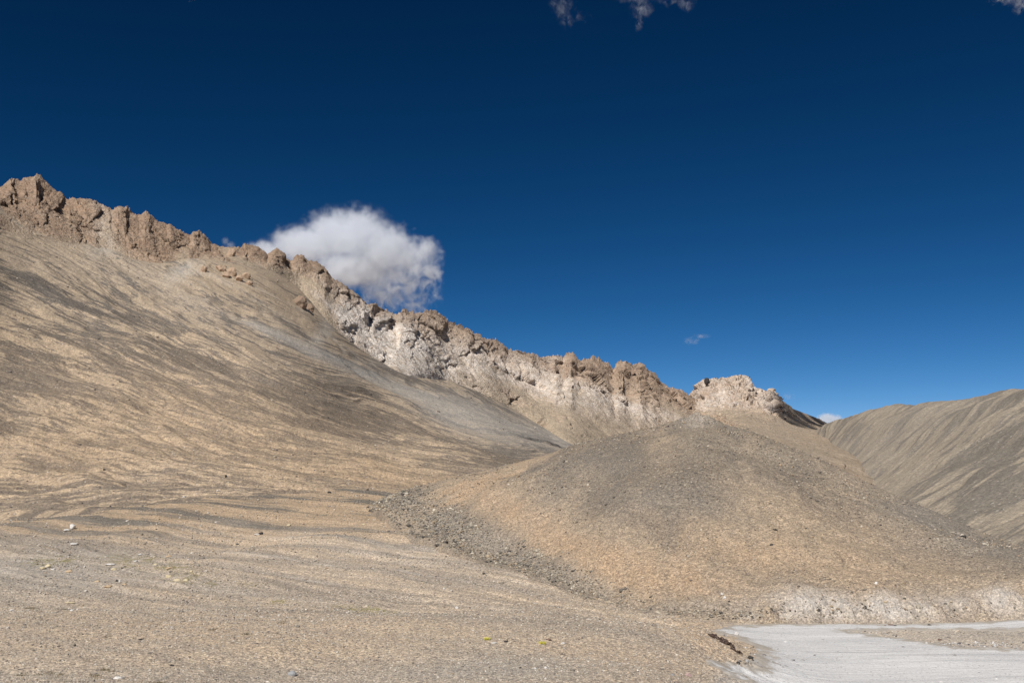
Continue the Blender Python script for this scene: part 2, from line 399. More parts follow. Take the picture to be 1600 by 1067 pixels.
cut = [(500,812,176),(580,787,174.5),(620,820,152.5),(700,848,137.5),(800,881,121.5),(900,916,108),(1000,943,96.6),(1100,954,93),(1150,958,91.6),(1185,957,91),(1215,944,91.6),(1245,932,92.4),(1290,941,91.8),(1330,943,91.7),(1380,937,92.1),(1430,943,91.6),(1500,937,91.7),(1560,921,92.4),(1640,912,92),(1800,893,93),(2200,905,93)]
C_ = curve(cr, us); B_ = curve(ba, us); K_ = curve([(a_, a_, b_, c_) for a_, b_, c_ in cut], us)
def between(A, B, t, lift):
    P = A * (1 - t) + B * t; P = P.copy(); P[:, 2] += lift * np.linalg.norm((A - B)[:, :2], axis=1); return P
back2 = C_ + np.stack([0 * us + 8, 0 * us + 90, 0 * us - 34], -1); back1 = C_ + np.stack([0 * us + 2, 0 * us + 16, 0 * us - 1.8], -1)
under = B_ + np.array([0, -3, -2.2])
G, qs = loft([back2, back1, C_, between(C_, K_, .33, .035), between(C_, K_, .7, .02), K_, B_, under], [8, 30, 130, 180, 150, 80, 12])
G = G.copy(); Q = np.repeat(qs[:, None], len(us), 1)
apex = PT(1090, 652, 165)
dxy = G[..., :2] - apex[:2]; rad = np.hypot(dxy[..., 0], dxy[..., 1]); ang = np.arctan2(dxy[..., 0], -dxy[..., 1])
U, V = uv_of(G)
dx2 = G[..., :2] - (apex[:2] + np.array([6, 60])); ang = np.arctan2(dx2[..., 0], -dx2[..., 1])
flow = np.stack([ang * 95 + 5 * fbm(G / 25, 3), rad * .8, 0 * rad], -1)
Nn = normals(G)
cutw = np.clip(1 - np.abs(Q - 5.5) / .75, 0, 1) * sstep(1140, 1200, U)
rockw = blob(U, V, 1090, 656, 26, 8)
body = sstep(1.98, 2.7, Q) * sstep(6.2, 5.6, Q)
dsp = .9 * fbm(G / 22, 4) * body + .16 * fbm((flow + 3 * fbm(G / 14, 2)[..., None]) / np.array([4., 16, 1]), 3) * body * sstep(6, 30, rad) + .05 * fbm(G / 1.6, 3) * body - .35 * body * np.clip(ridged((flow + 2.5 * fbm(G / 9, 3)[..., None]) / np.array([13., 70, 1]), 3) - 1.05, 0, 1) * sstep(10, 40, rad)
# ripples of frost-sorted earth on the left flank
rip = np.sin((G[..., 0] * .35 + G[..., 1] * .9 + 2.5 * fbm(G / 9, 2)) * 2.2) * blob(U, V, 820, 790, 130, 50, 20)
dsp = dsp + .05 * rip
wv, wb = worley(G / np.array([.9, 1.6, 1.4]) + .6 * fbm(G / 2, 2)[..., None])
dsp = dsp + cutw * (.75 * ridged(G / np.array([3.2, 11, 11]), 4, .5) + .2 * wv - .35)
wv2, _ = worley(G / 1.7); dsp = dsp + rockw * (.8 * wv2 + .5 * ridged(G / 2, 3) - .5)
G = G + Nn * dsp[..., None] * np.array([1, 1, 1]); G[..., 2] -= 5 * sstep(600, 548, U)
fn = fbm(G / 10, 4); Uw = U + 30 * fn; Vw = V + 16 * fn
R = .43 + .2 * blob(Uw, Vw, 1010, 735, 170, 34, 20) + .16 * blob(Uw, Vw, 1050, 840, 190, 26, 27) + .2 * blob(Uw, Vw, 1500, 835, 170, 17, 21) + .12 * blob(Uw, Vw, 950, 705, 150, 12, -18)
R += .2 * blob(Uw, Vw, 690, 812, 130, 26, 25) + .15 * blob(Uw, Vw, 850, 880, 130, 22, 24) - .22 * blob(Uw, Vw, 1000, 890, 220, 38, 12) - .3 * blob(Uw, Vw, 700, 770, 120, 10, -22) - .16 * blob(Uw, Vw, 820, 800, 90, 30, 20) - .1 * blob(Uw, Vw, 1250, 860, 170, 50, 22)
R += .1 * blob(Uw, Vw, 1250, 760, 160, 50, 25)
Or = .95 * blob(Uw, Vw, 1000, 895, 200, 32, 12) + .75 * blob(Uw, Vw, 800, 800, 110, 28, 25) + .9 * blob(Uw, Vw, 740, 758, 130, 11, -20) + .55 * blob(Uw, Vw, 1200, 870, 220, 34, 14) + .25 * blob(Uw, Vw, 1350, 850, 250, 50, 22)
Gr = .75 * blob(Uw, Vw, 690, 815, 130, 26, 25) + .75 * blob(Uw, Vw, 870, 895, 150, 22, 22) + .5 * blob(Uw, Vw, 1120, 955, 70, 14) + .5 * blob(Uw, Vw, 1500, 835, 200, 22, 21) + .25
Pl = cutw * (.5 + .9 * fbm(G / np.array([3., 8, 8]), 3) + .5 * fbm(G / 14 + 5, 2)) + .3 * blob(Uw, Vw, 1245, 930, 50, 12) + .35 * blob(U, Vw, 1450, 950, 260, 20) + .25 * rockw
Or = Or * 1.15; Gr = Gr * .75; mask = np.clip(np.stack([R, Or, Gr, Pl], -1), 0, 1)
M_hill = scree_mat('stony_hillside', (.355, .278, .192), (.168, .143, .112), (.44, .305, .185), (.26, .228, .185), (.50, .46, .405), across=7., along=24, fa=2.0, fl=9., speck=.8, grain=.17, bias=.53, contrast=.14, bumpd=.04, w1=.55, w2=.2, w3=.12, w0=.35, bw=.2, pf=.22)
o = grid_obj('hill', G, M_hill, {'flow': flow, 'mask': mask}); o['kind'] = 'structure'
PLACES = [('hill', G.copy(), U.copy(), V.copy())]

# ================================================================== LEFT MOUNTAIN: long scree slope
us = np.concatenate([np.linspace(-700, -60, 120, endpoint=False), np.linspace(-60, 1150, 1000)])
base = [(-700,130,300),(-300,225,340),(0,330,375),(25,347,380),(57,366,385),(75,370,390),(100,377,395),(125,382,402),(150,382,407),(175,389,412),(200,402,415),(225,411,420),(250,412,427),(275,407,434),(295,401,438),(325,406,444),(345,408,448),(380,413,458),(420,423,468),(444,432,476),(460,441,480),(480,462,484),(500,490,489),(520,512,495),(561,545,512),(602,570,528),(634,588,540),(700,594,565),(745,612,580),(794,634,600),(840,662,618),(887,692,640),(940,712,650),(1000,730,660),(1150,770,680)]
bp = np.array(base, float)
fold = [(-700,870,180),(-300,845,190),(0,822,198),(200,797,201),(400,780,204),(600,774,209),(700,768,216),(800,764,226),(900,764,236),(1000,772,246),(1150,790,262)]
fp = np.array(fold, float)
ub = us; bv = np.interp(ub, bp[:, 0], bp[:, 1]); bD = pch(ub, bp[:, 0], bp[:, 2]); fv = pch(ub, fp[:, 0], fp[:, 1]); fD = pch(ub, fp[:, 0], fp[:, 2])
fl_lines = [[(-700,160),(-300,250),(0,337),(200,447),(400,547),(600,622),(740,668),(890,703),(1150,775)],
            [(-700,260),(-300,340),(0,440),(200,527),(400,604),(600,668),(800,720),(1000,748),(1150,778)],
            [(-700,400),(-300,480),(0,560),(200,630),(400,690),(600,728),(750,745),(1000,760),(1150,782)],
            [(-700,600),(-300,640),(0,690),(200,725),(400,750),(600,760),(750,760),(1000,766),(1150,786)]]
def top_rows():
    top = PT(ub, bv - 9, bD + 12); return top
Dz = []
ksm = 221
kk = (((760 - bv) / F * bD) - ((760 - fv) / F * fD)) / (bD - fD)
def smo(a_, w): k = np.hanning(w + 2)[1:-1]; k /= k.sum(); return np.convolve(np.pad(a_, w // 2, mode='edge'), k, 'valid')[:len(a_)]
kk = smo(kk, ksm); foldP = PT(ub, fv, fD)
def plane_D(v_):
    w_ = (760 - v_) / F; zf_ = (760 - fv) / F * fD
    return (kk * fD - zf_) / (kk - w_)
pD = plane_D(bv); baseP = PT(ub, bv, pD); topP = PT(ub, bv - 9, plane_D(bv - 9) + 6)
bD_u = (ub.copy(), smo(pD, 61))
for L in fl_lines:
    L = np.array(L, float); vv = pch(ub, L[:, 0], L[:, 1]); vv = np.clip(vv, smo(bv, 121) + 6., fv - 1.)
    w = (760 - vv) / F; zt = (760 - bv) / F * bD; zf = (760 - fv) / F * fD; k = kk
    Dd = (k * fD - zf) / (k - w)
    P = PT(ub, vv, Dd)
    # slightly hollow foot of the slope
    s = (Dd - fD) / (bD - fD); sag = 0 * Dd
    P = P * 1.; sc_ = 1 + sag / np.maximum(Dd, 1) * -1.
    P = np.array([0, 0, CZ]) + (P - np.array([0, 0, CZ])) * sc_[:, None]
    Dz.append(P)
underF = foldP + np.array([6, -18, -4.0])
G, qs = loft([topP, baseP] + Dz + [foldP, underF], [4, 90, 100, 110, 100, 90, 20]); G = G.copy()
Q = np.repeat(qs[:, None], len(us), 1); U, V = uv_of(G)
# coordinates across / down the streaks, from the smooth family of fall lines
fam = [[(-700,60),(-300,130),(0,205),(200,315),(400,425),(600,540),(800,645),(900,692),(1150,765)]] + fl_lines + [[(-700,870),(-300,845),(0,815),(200,797),(400,780),(600,774),(700,768),(800,764),(1150,792)]]
uu = np.clip(U, -700, 1150); FV = np.array([pch(uu.ravel(), np.array(L, float)[:, 0], np.array(L, float)[:, 1]) for L in fam]).reshape(len(fam), *U.shape)
ac = np.zeros_like(U)
for k in range(len(fam) - 1):
    ac += np.clip((V - FV[k]) / np.maximum(FV[k + 1] - FV[k], 4), 0 if k else -2, 1) * (44, 40, 40, 34, 22)[k]
flow = np.stack([ac, G[..., 0] * 1.15 - G[..., 1] * .25, 0 * ac], -1)
Nn = normals(G)
inn = sstep(1., 1.3, Q) * sstep(7, 6.3, Q)
wf = flow + 7 * np.stack([fbm(G / 40, 3), 0 * Q, 0 * Q], -1)
dsp = inn * (2.4 * fbm(G / 70, 3) + 1.5 * fbm(wf / np.array([13, 110, 1]), 4) + .45 * fbm(wf / np.array([3.5, 32, 1]), 4) + .16 * fbm(G / 3., 3))
lob = blob(U, V, 110, 700, 260, 75, 5)
dsp = dsp + inn * lob * (1.1 * fbm(G / 12 + 3, 4))
G = G + Nn * dsp[..., None]
fn = fbm(G / 35, 4); Uw = U + 40 * fn; Vw = V + 16 * fn
R = .46 + .09 * blob(Uw, Vw, 250, 560, 420, 110, 28) + .1 * blob(Uw, Vw, 200, 790, 360, 26, -5) + .22 * blob(Uw, Vw, 20, 610, 55, 30) - .05 * blob(Uw, Vw, 600, 735, 200, 30, 5)
R += .3 * blob(Uw, Vw, 770, 715, 110, 13, -8) + .10 * blob(Uw, Vw, 300, 440, 180, 20, 35) - .22 * sstep(2.05, 1.4, Q) * blob(U, V, 330, 470, 340, 110) + .12 * blob(Uw, Vw, 560, 535, 160, 20, 36) 
R += -.12 * blob(Uw, Vw, 150, 425, 260, 50, 30) + .02 * blob(Uw, Vw, 100, 470, 200, 40, 30) + .14 * blob(Uw, Vw, 560, 640, 160, 22, 22)
R += .16 * fbm(wf / np.array([17, 70, 1]) + 5, 4) - .1 * blob(U, V, 60, 430, 160, 60, 30)
Or = .30 + .45 * blob(Uw, Vw, 430, 690, 330, 60, 18) + .6 * blob(Uw, Vw, 640, 740, 130, 14, 5) + .5 * blob(Uw, Vw, 120, 700, 180, 60) - .3 * blob(U, V, 60, 420, 240, 90, 30) - .2 * sstep(2.1, 1.7, Q)
Lz = np.interp(U, [300, 400, 560, 700, 800, 900], [465, 507, 583, 640, 670, 695]); wd = np.interp(U, [300, 420, 600, 720, 850], [3, 6, 12, 26, 24])
band = np.exp(-((V + 3 * fn - Lz) / wd) ** 2) * sstep(330, 420, U)
R = R * (1 - band) + band * (.44 + .05 * fn)
Or = Or * (1 - band)
Gr = .05 + .65 * band + .15 * blob(Uw, Vw, 200, 420, 260, 35, 30)
chute = sum(blob(U, V, x, y, w_, h_, an) for x, y, w_, h_, an in [(168,385,14,26,80),(283,425,12,30,60),(505,520,12,26,40)])
Pl = .45 * chute + .22 * band + .18 * sstep(2.1, 1.2, Q) * sstep(.1, .5, fbm(wf / np.array([6, 60, 1]), 3))
mask = np.clip(np.stack([R, Or, Gr, Pl], -1), 0, 1)
M_scree = scree_mat('scree', (.395, .31, .214), (.118, .103, .085), (.425, .308, .19), (.315, .295, .26), (.52, .48, .41), across=4.4, along=26, fa=1.05, fl=9, speck=.5, grain=.45, bias=.535, contrast=.05, bumpd=.12, w1=.80, w2=.76, w3=.42, w0=.12, drift=.1, fine=.75)
PLACES.append(('scree', G.copy(), None, None))
o = grid_obj('scree_slope', G, M_scree, {'flow': flow, 'mask': mask}); o['kind'] = 'structure'

# ================================================================== ROCK RIDGE
sky = [(-900,-60),(-600,120),(-400,200),(-300,222),(-200,250),(-140,262),(-80,300),(-40,306),(0,295),(7,291),(17,279),(25,279),(32,285),(38,279),(46,278),(50,277),(57,274),(65,277),(70,285),(87,299),(105,311),(120,311),(135,311),(150,316),(160,322),(172,325),(175,329),(185,323),(200,325),(207,332),(217,336),(227,333),(235,336),(245,346),(262,352),(266,350),(270,355),(297,369),(302,362),(312,362),(322,370),(330,382),(350,387),(377,388),(384,381.5),(397,385.6),(403,387),(411,392),(417,402),(424,394),(432,388),(440,395),(444,406),(455,409),(463,402),(471,400.6),(479,407),(496,411),(507,418),(515,433),(526,441),(537,445),(561,463),(575,477),(585,475),(599,485),(610,493),(621,496),(625,486),(637,486),(648,491.6),(670,487.5),(681,489),(694,497),(700,504),(715,509),(734,515),(741,526),(756,530),(771,532),(786,541),(794,549),(812,552.5),(833,552),(841,560),(861,560),(869,556),(880,562),(887,556),(895,553),(904,564),(925,562),(940,567.5),(949,569),(959,579),(966,569),(977,564.5),(989,573),(1004,569),(1013,581),(1022,584),(1034,597.5),(1049,607),(1060,609),(1071,614),(1080,621),(1110,640),(1180,680)]
sp = np.array(sky, float)
us = np.concatenate([np.linspace(-900, -60, 160, endpoint=False), np.linspace(-60, 1180, 1250)])
sv = np.interp(us, sp[:, 0], sp[:, 1])
# smooth carrier + the notches, so that the notches stay on the crest
def smooth(a_, w): k = np.ones(w) / w; return np.convolve(np.pad(a_, w // 2, mode='edge'), k, 'valid')[:len(a_)]
svs = smooth(sv, 61)
cD = pch(us, np.array([-900,-300,0,300,500,700,900,1080,1180.]), np.array([300,380,425,480,530,640,770,900,960.]))
bv = np.interp(us, bp[:, 0], bp[:, 1]); bD = np.interp(us, bD_u[0], bD_u[1]); bv = np.where(us < 0, np.interp(us, bp[:, 0], bp[:, 1]), bv)
low_v = np.interp(us, [-900, 0, 600, 760, 900, 1180], [30, 26, 26, 30, 30, 30])
crest = PT(us, sv, cD); base_ = PT(us, bv, bD); foot = PT(us, bv + low_v, bD - 14)
mid1 = PT(us, sv + (bv - svs) * .30, cD + (bD - cD) * .36); mid2 = PT(us, svs + (bv - svs) * .68, cD + (bD - cD) * .70)
bk1 = crest + np.array([2, 5, -2.5]); bk2 = crest + np.array([20, 60, -40]); bk3 = crest + np.array([60, 200, -150])
G, qs = loft([bk3, bk2, bk1, crest, mid1, mid2, base_, foot], [4, 10, 8, 85, 95, 85, 22]); G = G.copy()
Q = np.repeat(qs[:, None], len(us), 1); U, V = uv_of(G); Nn = normals(G)
hgt = np.clip((Q - 3) / 3, 0, 1.4)
face = sstep(2.4, 3.02, Q)
# how craggy: bare crags against dusty chutes
nz = fbm(G / 30, 4); Uw = U + 14 * nz; Vw = V + 10 * nz
crag = np.zeros_like(U)
for x, y, ru, rv, an in [(640,512,90,14,30),(60,320,75,36,25),(125,345,50,30,20),(240,375,52,38,25),(205,345,30,22,10),(310,382,22,26,50),(345,405,30,12,40),(372,424,26,9,40),(395,393,26,13,20),(430,400,16,18,0),(485,418,42,17,20),
                          (540,462,60,16,38),(470,478,22,13,30),(600,500,50,13,35),(670,500,60,16,12),(740,535,60,16,25),(800,560,60,14,12),(830,600,50,14,30),(890,575,60,24,10),(990,590,60,26,18),(940,600,90,20,25),(1050,615,50,16,30),
                          (820,640,60,10,40),(880,655,40,9,40),(-100,300,120,50,20),(-400,230,200,60,20),(560,520,70,14,35),(720,590,90,20,30)]:
    crag = np.maximum(crag, np.exp(-((((Uw - x) * math.cos(math.radians(an)) + (Vw - y) * math.sin(math.radians(an))) / ru) ** 4 + ((-(Uw - x) * math.sin(math.radians(an)) + (Vw - y) * math.cos(math.radians(an))) / rv) ** 4)))
crag = np.clip(crag + np.where(U > 560, .20, .10) * (1 - crag) + .25 * nz, 0.05, 1)
chutes = blob(U, V, 165, 365, 10, 32, 0) + .8 * blob(U, V, 285, 402, 8, 12, 60)
crag = crag * (1 - .85 * np.clip(chutes, 0, 1)); crag = np.where(U > 560, crag * (1 - .75 * sstep(3.9, 5.2, Q) * (1 - .8 * sstep(.15, .45, fbm(G / np.array([26, 26, 14]), 3)))), crag)
low = sstep(20, 32, V - np.interp(U, us, svs)) * sstep(318, 335, U) * sstep(545, 505, U)
rubb = np.clip(blob(U, V, 366, 432, 34, 10, 25) + blob(U, V, 470, 477, 22, 12, 30) + blob(U, V, 505, 470, 40, 10, 35), 0, 1)
low = low * (1 - rubb); crag = crag * (1 - .93 * low)
dist = (G[..., 1] / 430)
sc_ = np.clip(dist, .8, 1.6)[..., None]
Gw = G + 1.1 * np.stack([fbm(G / 9 + 3, 3), fbm(G / 9 + 7, 3), fbm(G / 9 + 11, 3)], -1)
e1 = np.array([.62, .30, -.72]); e1 /= np.linalg.norm(e1); e2 = np.cross(e1, [.5, -.85, .1]); e2 /= np.linalg.norm(e2); e3 = np.cross(e1, e2)
St = np.stack([Gw @ e1 * .42, Gw @ e2, Gw @ e3], -1)
w0_, b0 = worley(St / (15 * sc_)); w1, b1 = worley(St / (6.5 * sc_)); w2, b2 = worley(St / (2.8 * sc_)); w3, b3 = worley(Gw / (1.2 * sc_))
rg = ridged(St / 11, 5, .55)
near_crest = np.exp(-((Q - 3) / .32) ** 2)
amp = (1 - .5 * sstep(325, 345, U) * sstep(545, 515, U)) * face * crag * sstep(6.6, 5.7, Q) * (1 - .85 * near_crest) * sc_[..., 0]
dsp = amp * (np.where(U < 560, 2.0, 3.0) * w0_ + 2.2 * w1 + .8 * w2 + .22 * w3 + .4 * rg - .8 * np.exp(-b0 * 10) - .7 * np.exp(-b1 * 9) - .3 * np.exp(-b2 * 9) - .2)
dsp = dsp + face * .35 * fbm(G / 4, 4) + sstep(3.05, 3.6, Q) * sstep(6.4, 5.6, Q) * 2.2 * (1 - .7 * low) * sc_[..., 0] * fbm(St / 26, 4)
hdir = Nn * np.array([1, 1, .45]); 
G = G + hdir * dsp[..., None]
# skyline teeth
teeth = face * np.exp(-((Q - 3.0) / .14) ** 2) * sc_[..., 0] * (.5 * w3 + (1.1 * ridged(np.stack([U / 15, 0 * U, 0 * U + 3.3], -1), 4, .55) - .5) * (.35 + .9 * np.clip(fbm(np.stack([U / 40, 0 * U + 1.7, 0 * U], -1), 2) + .35, 0, 1))) * np.where(U > 560, 1.5, 1.0)
G[..., 2] += teeth
# colours of the rock
white = 1.3 * blob(Uw, Vw, 575, 522, 90, 22, 36) + 1.2 * blob(Uw, Vw, 650, 560, 95, 26, 36) + .34 * blob(Uw, Vw, 820, 592, 170, 20, 22) + .26 * blob(Uw, Vw, 900, 618, 190, 24, 24) + .04 * (U > 600) + .35 * blob(Uw, Vw, 165, 365, 16, 40) + .3 * blob(Uw, Vw, 385, 445, 40, 10, 40) + .4 * blob(Uw, Vw, 1000, 640, 140, 14, 20) + .45 * blob(Uw, Vw, 730, 570, 70, 20, 30) + .3 * blob(Uw, Vw, 865, 562, 18, 7)
brown = np.where(U < 560, .75, .85) * sstep(4.3, 3.3, Q) * (.7 + .5 * fbm(G / 12, 3)) + .5 * np.clip(fbm(G / 22 + 3, 3), 0, 1) + .65 * sstep(520, 420, U) * crag + .2 * w1 + .15
brown = brown * (1 - .6 * np.clip(white, 0, 1))
screeM = np.clip(1.15 - crag * 1.6 + .8 * sstep(4.6, 6.0, Q) * (U > 600) - .15, 0, 1) * sstep(3.05, 3.5, Q)
screeM = np.maximum(np.maximum(screeM, np.clip(chutes, 0, 1)), low * 1.2); white = white * (1 - .9 * low); brown = brown * (1 - .8 * low)
crack = np.clip(np.exp(-b1 * 14) * .7 + np.exp(-b2 * 12) * .4, 0, 1) * crag
mask = np.clip(np.stack([brown, white, screeM, crack], -1), 0, 1)

def rock_mat(name, scale=1.):
    mt = bpy.data.materials.new(name); N = NT(mt); mk = N.attr('mask'); s = N.sep(mk.outputs['Color']); A = mk.outputs['Alpha']
    pos = N.vm('MULTIPLY', N.n('ShaderNodeNewGeometry').outputs['Position'], (1 / scale,) * 3)
    n1 = N.noise(pos, .12, 7., .65, .4); n2 = N.noise(pos, .6, 6., .65); n3 = N.noise(N.vm('MULTIPLY', pos, (1, 1, .35)), .9, 5., .7)
    c = N.mix(N.rng(n1, .38, .62), (.53, .405, .29), (.42, .31, .215))
    c = N.mix(N.m('MULTIPLY', s[0], N.rng(n2, .3, .6, .35, 1.), clamp=True), c, (.30, .205, .14))
    c = N.mix(N.rng(n3, .55, .75, 0., .6), c, (.27, .22, .175))
    c = N.mix(N.rng(N.noise(pos, .3, 4., .6), .56, .7, 0., .6), c, (.43, .28, .17))
    c = N.mix(N.rng(N.noise(pos, .23, 5., .7, .5), .54, .66, 0., .28), c, (.3, .27, .24))
    wz = N.m('MULTIPLY', s[1], N.rng(N.noise(pos, .2, 6., .7, .6), .36, .56, .3, 1.25), clamp=True)
    c = N.mix(wz, c, (.80, .72, .63))
    c = N.mix(N.m('MULTIPLY', wz, N.rng(n2, .52, .66, 0., .55)), c, (.52, .42, .33))
    sc1 = N.mix(N.rng(n3, .4, .62), (.44, .35, .25), (.35, .29, .215))
    sz = N.m('MULTIPLY', s[2], N.rng(n1, .3, .6, .8, 1.1), clamp=True)
    c = N.mix(N.m('MULTIPLY', sz, N.m('SUBTRACT', 1., N.m('MULTIPLY', wz, .75))), c, sc1)
    c = N.mix(N.m('MULTIPLY', A, .45), c, (.13, .1, .08))  # dark joints on the ridge, painted cloud shade on the peak
    v = N.sep(N.vor(pos, 1.3))[0]; k = N.rng(v, 0, 1, .78, 1.22)
    c = N.mix(1., c, N.n('ShaderNodeCombineColor', i_Red=k, i_Green=k, i_Blue=k).outputs[0], 'MULTIPLY')
    b = N.m('ADD', N.m('MULTIPLY', n2, 1.3), N.m('MULTIPLY', N.noise(pos, 2.2, 5., .7), .8))
    b = N.m('ADD', b, N.m('MULTIPLY', N.vor(pos, .7, 'Distance', 'DISTANCE_TO_EDGE'), 1.2))
    N.out(c, b, .95, 1., .5 * scale)
    return mt
M_rock = rock_mat('ridge_rock')
PLACES.append(('ridge', G.copy(), None, None)); o = grid_obj('rocky_ridge', G, M_rock, {'mask': mask}, smooth=True); o['kind'] = 'structure'

# ================================================================== FAR PEAK AND VALLEY HEAD
us = np.linspace(1000, 1420, 620)
pk = [(1000,640),(1040,628),(1077,619),(1090,609),(1099,601),(1105,594),(1112,598),(1122,593),(1135,592),(1148,588),(1163,590),(1174,601),(1187,610.6),(1200,616),(1206,610),(1214,614),(1219,627.5),(1240,639),(1274,652),(1292,661),(1330,680),(1420,710)]
pp = np.array(pk, float); sv = np.interp(us, pp[:, 0], pp[:, 1])
cD = pch(us, np.array([1000,1080,1150,1215,1255,1292,1420.]), np.array([960,940,930,930,1010,1110,1200.]))
svs = smooth(sv, 41)
r1v = pch(us, np.array([1000,1090,1150,1200,1225,1292,1420.]), np.array([650,632,628,634,643,665,715.]))
r2v = pch(us, np.array([1000,1090,1150,1195,1240,1292,1420.]), np.array([662,648,646,652,664,669,720.]))
r3v = pch(us, np.array([1000,1120,1180,1240,1292,1420.]), np.array([690,664,668,676,682,735.]))
r4v = pch(us, np.array([1000,1120,1200,1300,1420.]), np.array([720,690,697,712,760.]))
crest = PT(us, sv, cD)
q1 = PT(us, r1v, pch(us, np.array([1000,1100,1190,1225,1292,1420.]), np.array([900,890,870,900,1070,1150.])))
q2 = PT(us, r2v, pch(us, np.array([1000,1100,1190,1240,1292,1420.]), np.array([850,840,815,850,980,1100.])))
q3 = PT(us, r3v, pch(us, np.array([1000,1100,1190,1240,1292,1420.]), np.array([740,730,690,720,800,900.])))
q4 = PT(us, r4v, 0 * us + 470); q5 = PT(us, r4v + 60, 0 * us + 330)
b1_ = crest + np.array([3, 8, -4]); b2_ = crest + np.array([30, 200, -120])
G, qs = loft([b2_, b1_, crest, q1, q2, q3, q4, q5], [6, 10, 70, 60, 60, 60, 12]); G = G.copy()
Q = np.repeat(qs[:, None], len(us), 1); U, V = uv_of(G); Nn = normals(G)
rockz = sstep(1.5, 2., Q) * sstep(4.0, 3.1, Q) * sstep(1236, 1205, U + (V - 620) * -.2)
left = blob(U, V, 1125, 665, 40, 14, 30)
cg = np.clip(np.maximum(rockz, left) + .2 * fbm(G / 40, 3), 0, 1)
Gw = G + 4 * np.stack([fbm(G / 18 + 3, 3), fbm(G / 18 + 7, 3), fbm(G / 18 + 11, 3)], -1)
w1, b1 = worley(Gw / 16 * np.array([1, 1, .6])); w2, b2 = worley(Gw / 6.5 * np.array([1, 1, .6]))
nc = np.exp(-((Q - 2) / .2) ** 2)
dsp = cg * (1 - .6 * nc) * (8. * w1 + 4.5 * w2 + 3. * ridged(Gw / np.array([15, 30, 40]), 5, .55) - 2. * np.exp(-b1 * 9)) + (2.2 * fbm(G / np.array([30, 60, 60]), 5) + .7 * fbm(G / 8, 3)) * sstep(2.6, 3.6, Q)
G = G + Nn * np.array([1, 1, .45]) * dsp[..., None]
G[..., 2] += nc * cg * 1.5 * w2
nz = fbm(G / 40, 3)
flank_shade = sstep(1204, 1228, U + 9 * nz - (V - 640) * .45) * sstep(673, 666, V + 3 * nz) * sstep(4.2, 3.8, Q)  # where cloud shade is painted on the right flank
white = np.clip(rockz * (.75 + nz * .5), 0, 1)
mask = np.clip(np.stack([.55 * rockz + .9 * blob(U, V, 1105, 600, 9, 7), white * .45 + .25 * np.clip(fbm(G / np.array([25, 60, 30]) + 2, 4), 0, 1), np.clip(1 - cg * 1.3, 0, 1) * (.75 + .5 * fbm(G / np.array([20, 50, 30]), 4)), np.clip(flank_shade * 2.0, 0, 1)], -1), 0, 1)
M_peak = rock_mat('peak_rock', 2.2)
# part of the cloud's shade is painted into the flank's colour as well
mask[..., 3] = .35 * flank_shade
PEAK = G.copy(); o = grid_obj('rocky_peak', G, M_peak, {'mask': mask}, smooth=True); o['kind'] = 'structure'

# ================================================================== RIGHT HILLSIDE
ps = np.concatenate([np.linspace(1225, 2050, 700), np.linspace(2050, 2700, 120)[1:]])
gc = [(1225,1225,700,980),(1255,1255,688,940),(1270,1270,679,900),(1285,1285,670,860),(1300,1300,661.5,820),(1330,1330,650,760),(1370,1370,638,690),(1400,1400,632,645),(1430,1430,633,610),(1460,1460,628,580),(1490,1490,626,555),(1520,1520,622,530),(1560,1560,614,500),(1600,1600,607,475),(1700,1700,588,430),(2000,2000,520,360),(2700,2700,380,300)]
gb = [(1225,1225,712,900),(1255,1250,703,860),(1270,1262,702,800),(1300,1272,705,740),(1330,1278,714,690),(1400,1288,731,580),(1500,1306,758,460),(1600,1328,788,370),(1800,1370,812,280),(2000,1420,840,240),(2300,1530,880,200),(2700,1720,905,170)]
C_ = curve(gc, ps); B_ = curve(gb, ps)
G, qs = loft([C_ + np.array([90, 160, -110]), C_ + np.array([12, 14, -1.5]), C_, between(C_, B_, .3, .035), between(C_, B_, .68, .012), B_, B_ + np.array([-30, -25, -12])], [6, 20, 150, 200, 170, 30]); G = G.copy()
Q = np.repeat(qs[:, None], len(ps), 1); U, V = uv_of(G); Nn = normals(G)
du = np.linalg.norm(np.diff(G, axis=1), axis=-1); ac = np.concatenate([np.zeros((len(qs), 1)), np.cumsum(du, 1)], 1)
dq = np.linalg.norm(np.diff(G, axis=0), axis=-1); al = np.concatenate([np.zeros((1, len(ps))), np.cumsum(dq, 0)])
acr = ac[len(qs) // 2][None] * np.ones_like(ac)
flow = np.stack([acr, al, 0 * al], -1)
wf = flow + 8 * np.stack([fbm(G / 45, 3), 0 * Q, 0 * Q], -1)
inn = sstep(1.9, 2.4, Q)
G = G + Nn * (inn * (2.2 * fbm(G / 60, 3) + .7 * fbm(wf / np.array([16, 110, 1]), 4) + .25 * fbm(wf / np.array([5, 60, 1]), 3)) + .8 * fbm(G / 9, 4) * np.exp(-((Q - 2) / .15) ** 2))[..., None]
fn = fbm(G / 35, 3); Uw = U + 20 * fn; Vw = V + 14 * fn
R = .50 - .1 * blob(Uw, Vw, 1450, 680, 130, 40, -30) + .16 * blob(Uw, Vw, 1540, 740, 110, 22, -38) + .16 * blob(Uw, Vw, 1590, 660, 70, 24, -35) + .1 * blob(Uw, Vw, 1570, 810, 80, 30, -35) + .12 * blob(Uw, Vw, 1290, 690, 50, 14, -20) + -.05 + .55 * fbm(wf / np.array([16, 80, 1]) + 5, 4) + .1 * np.exp(-((Q - 2.05) / .2) ** 2) * sstep(1300, 1350, U)
Or = .12 + .2 * blob(Uw, Vw, 1400, 740, 120, 30, -35)
Gr = .45 + .3 * blob(Uw, Vw, 1400, 680, 200, 40, -30)
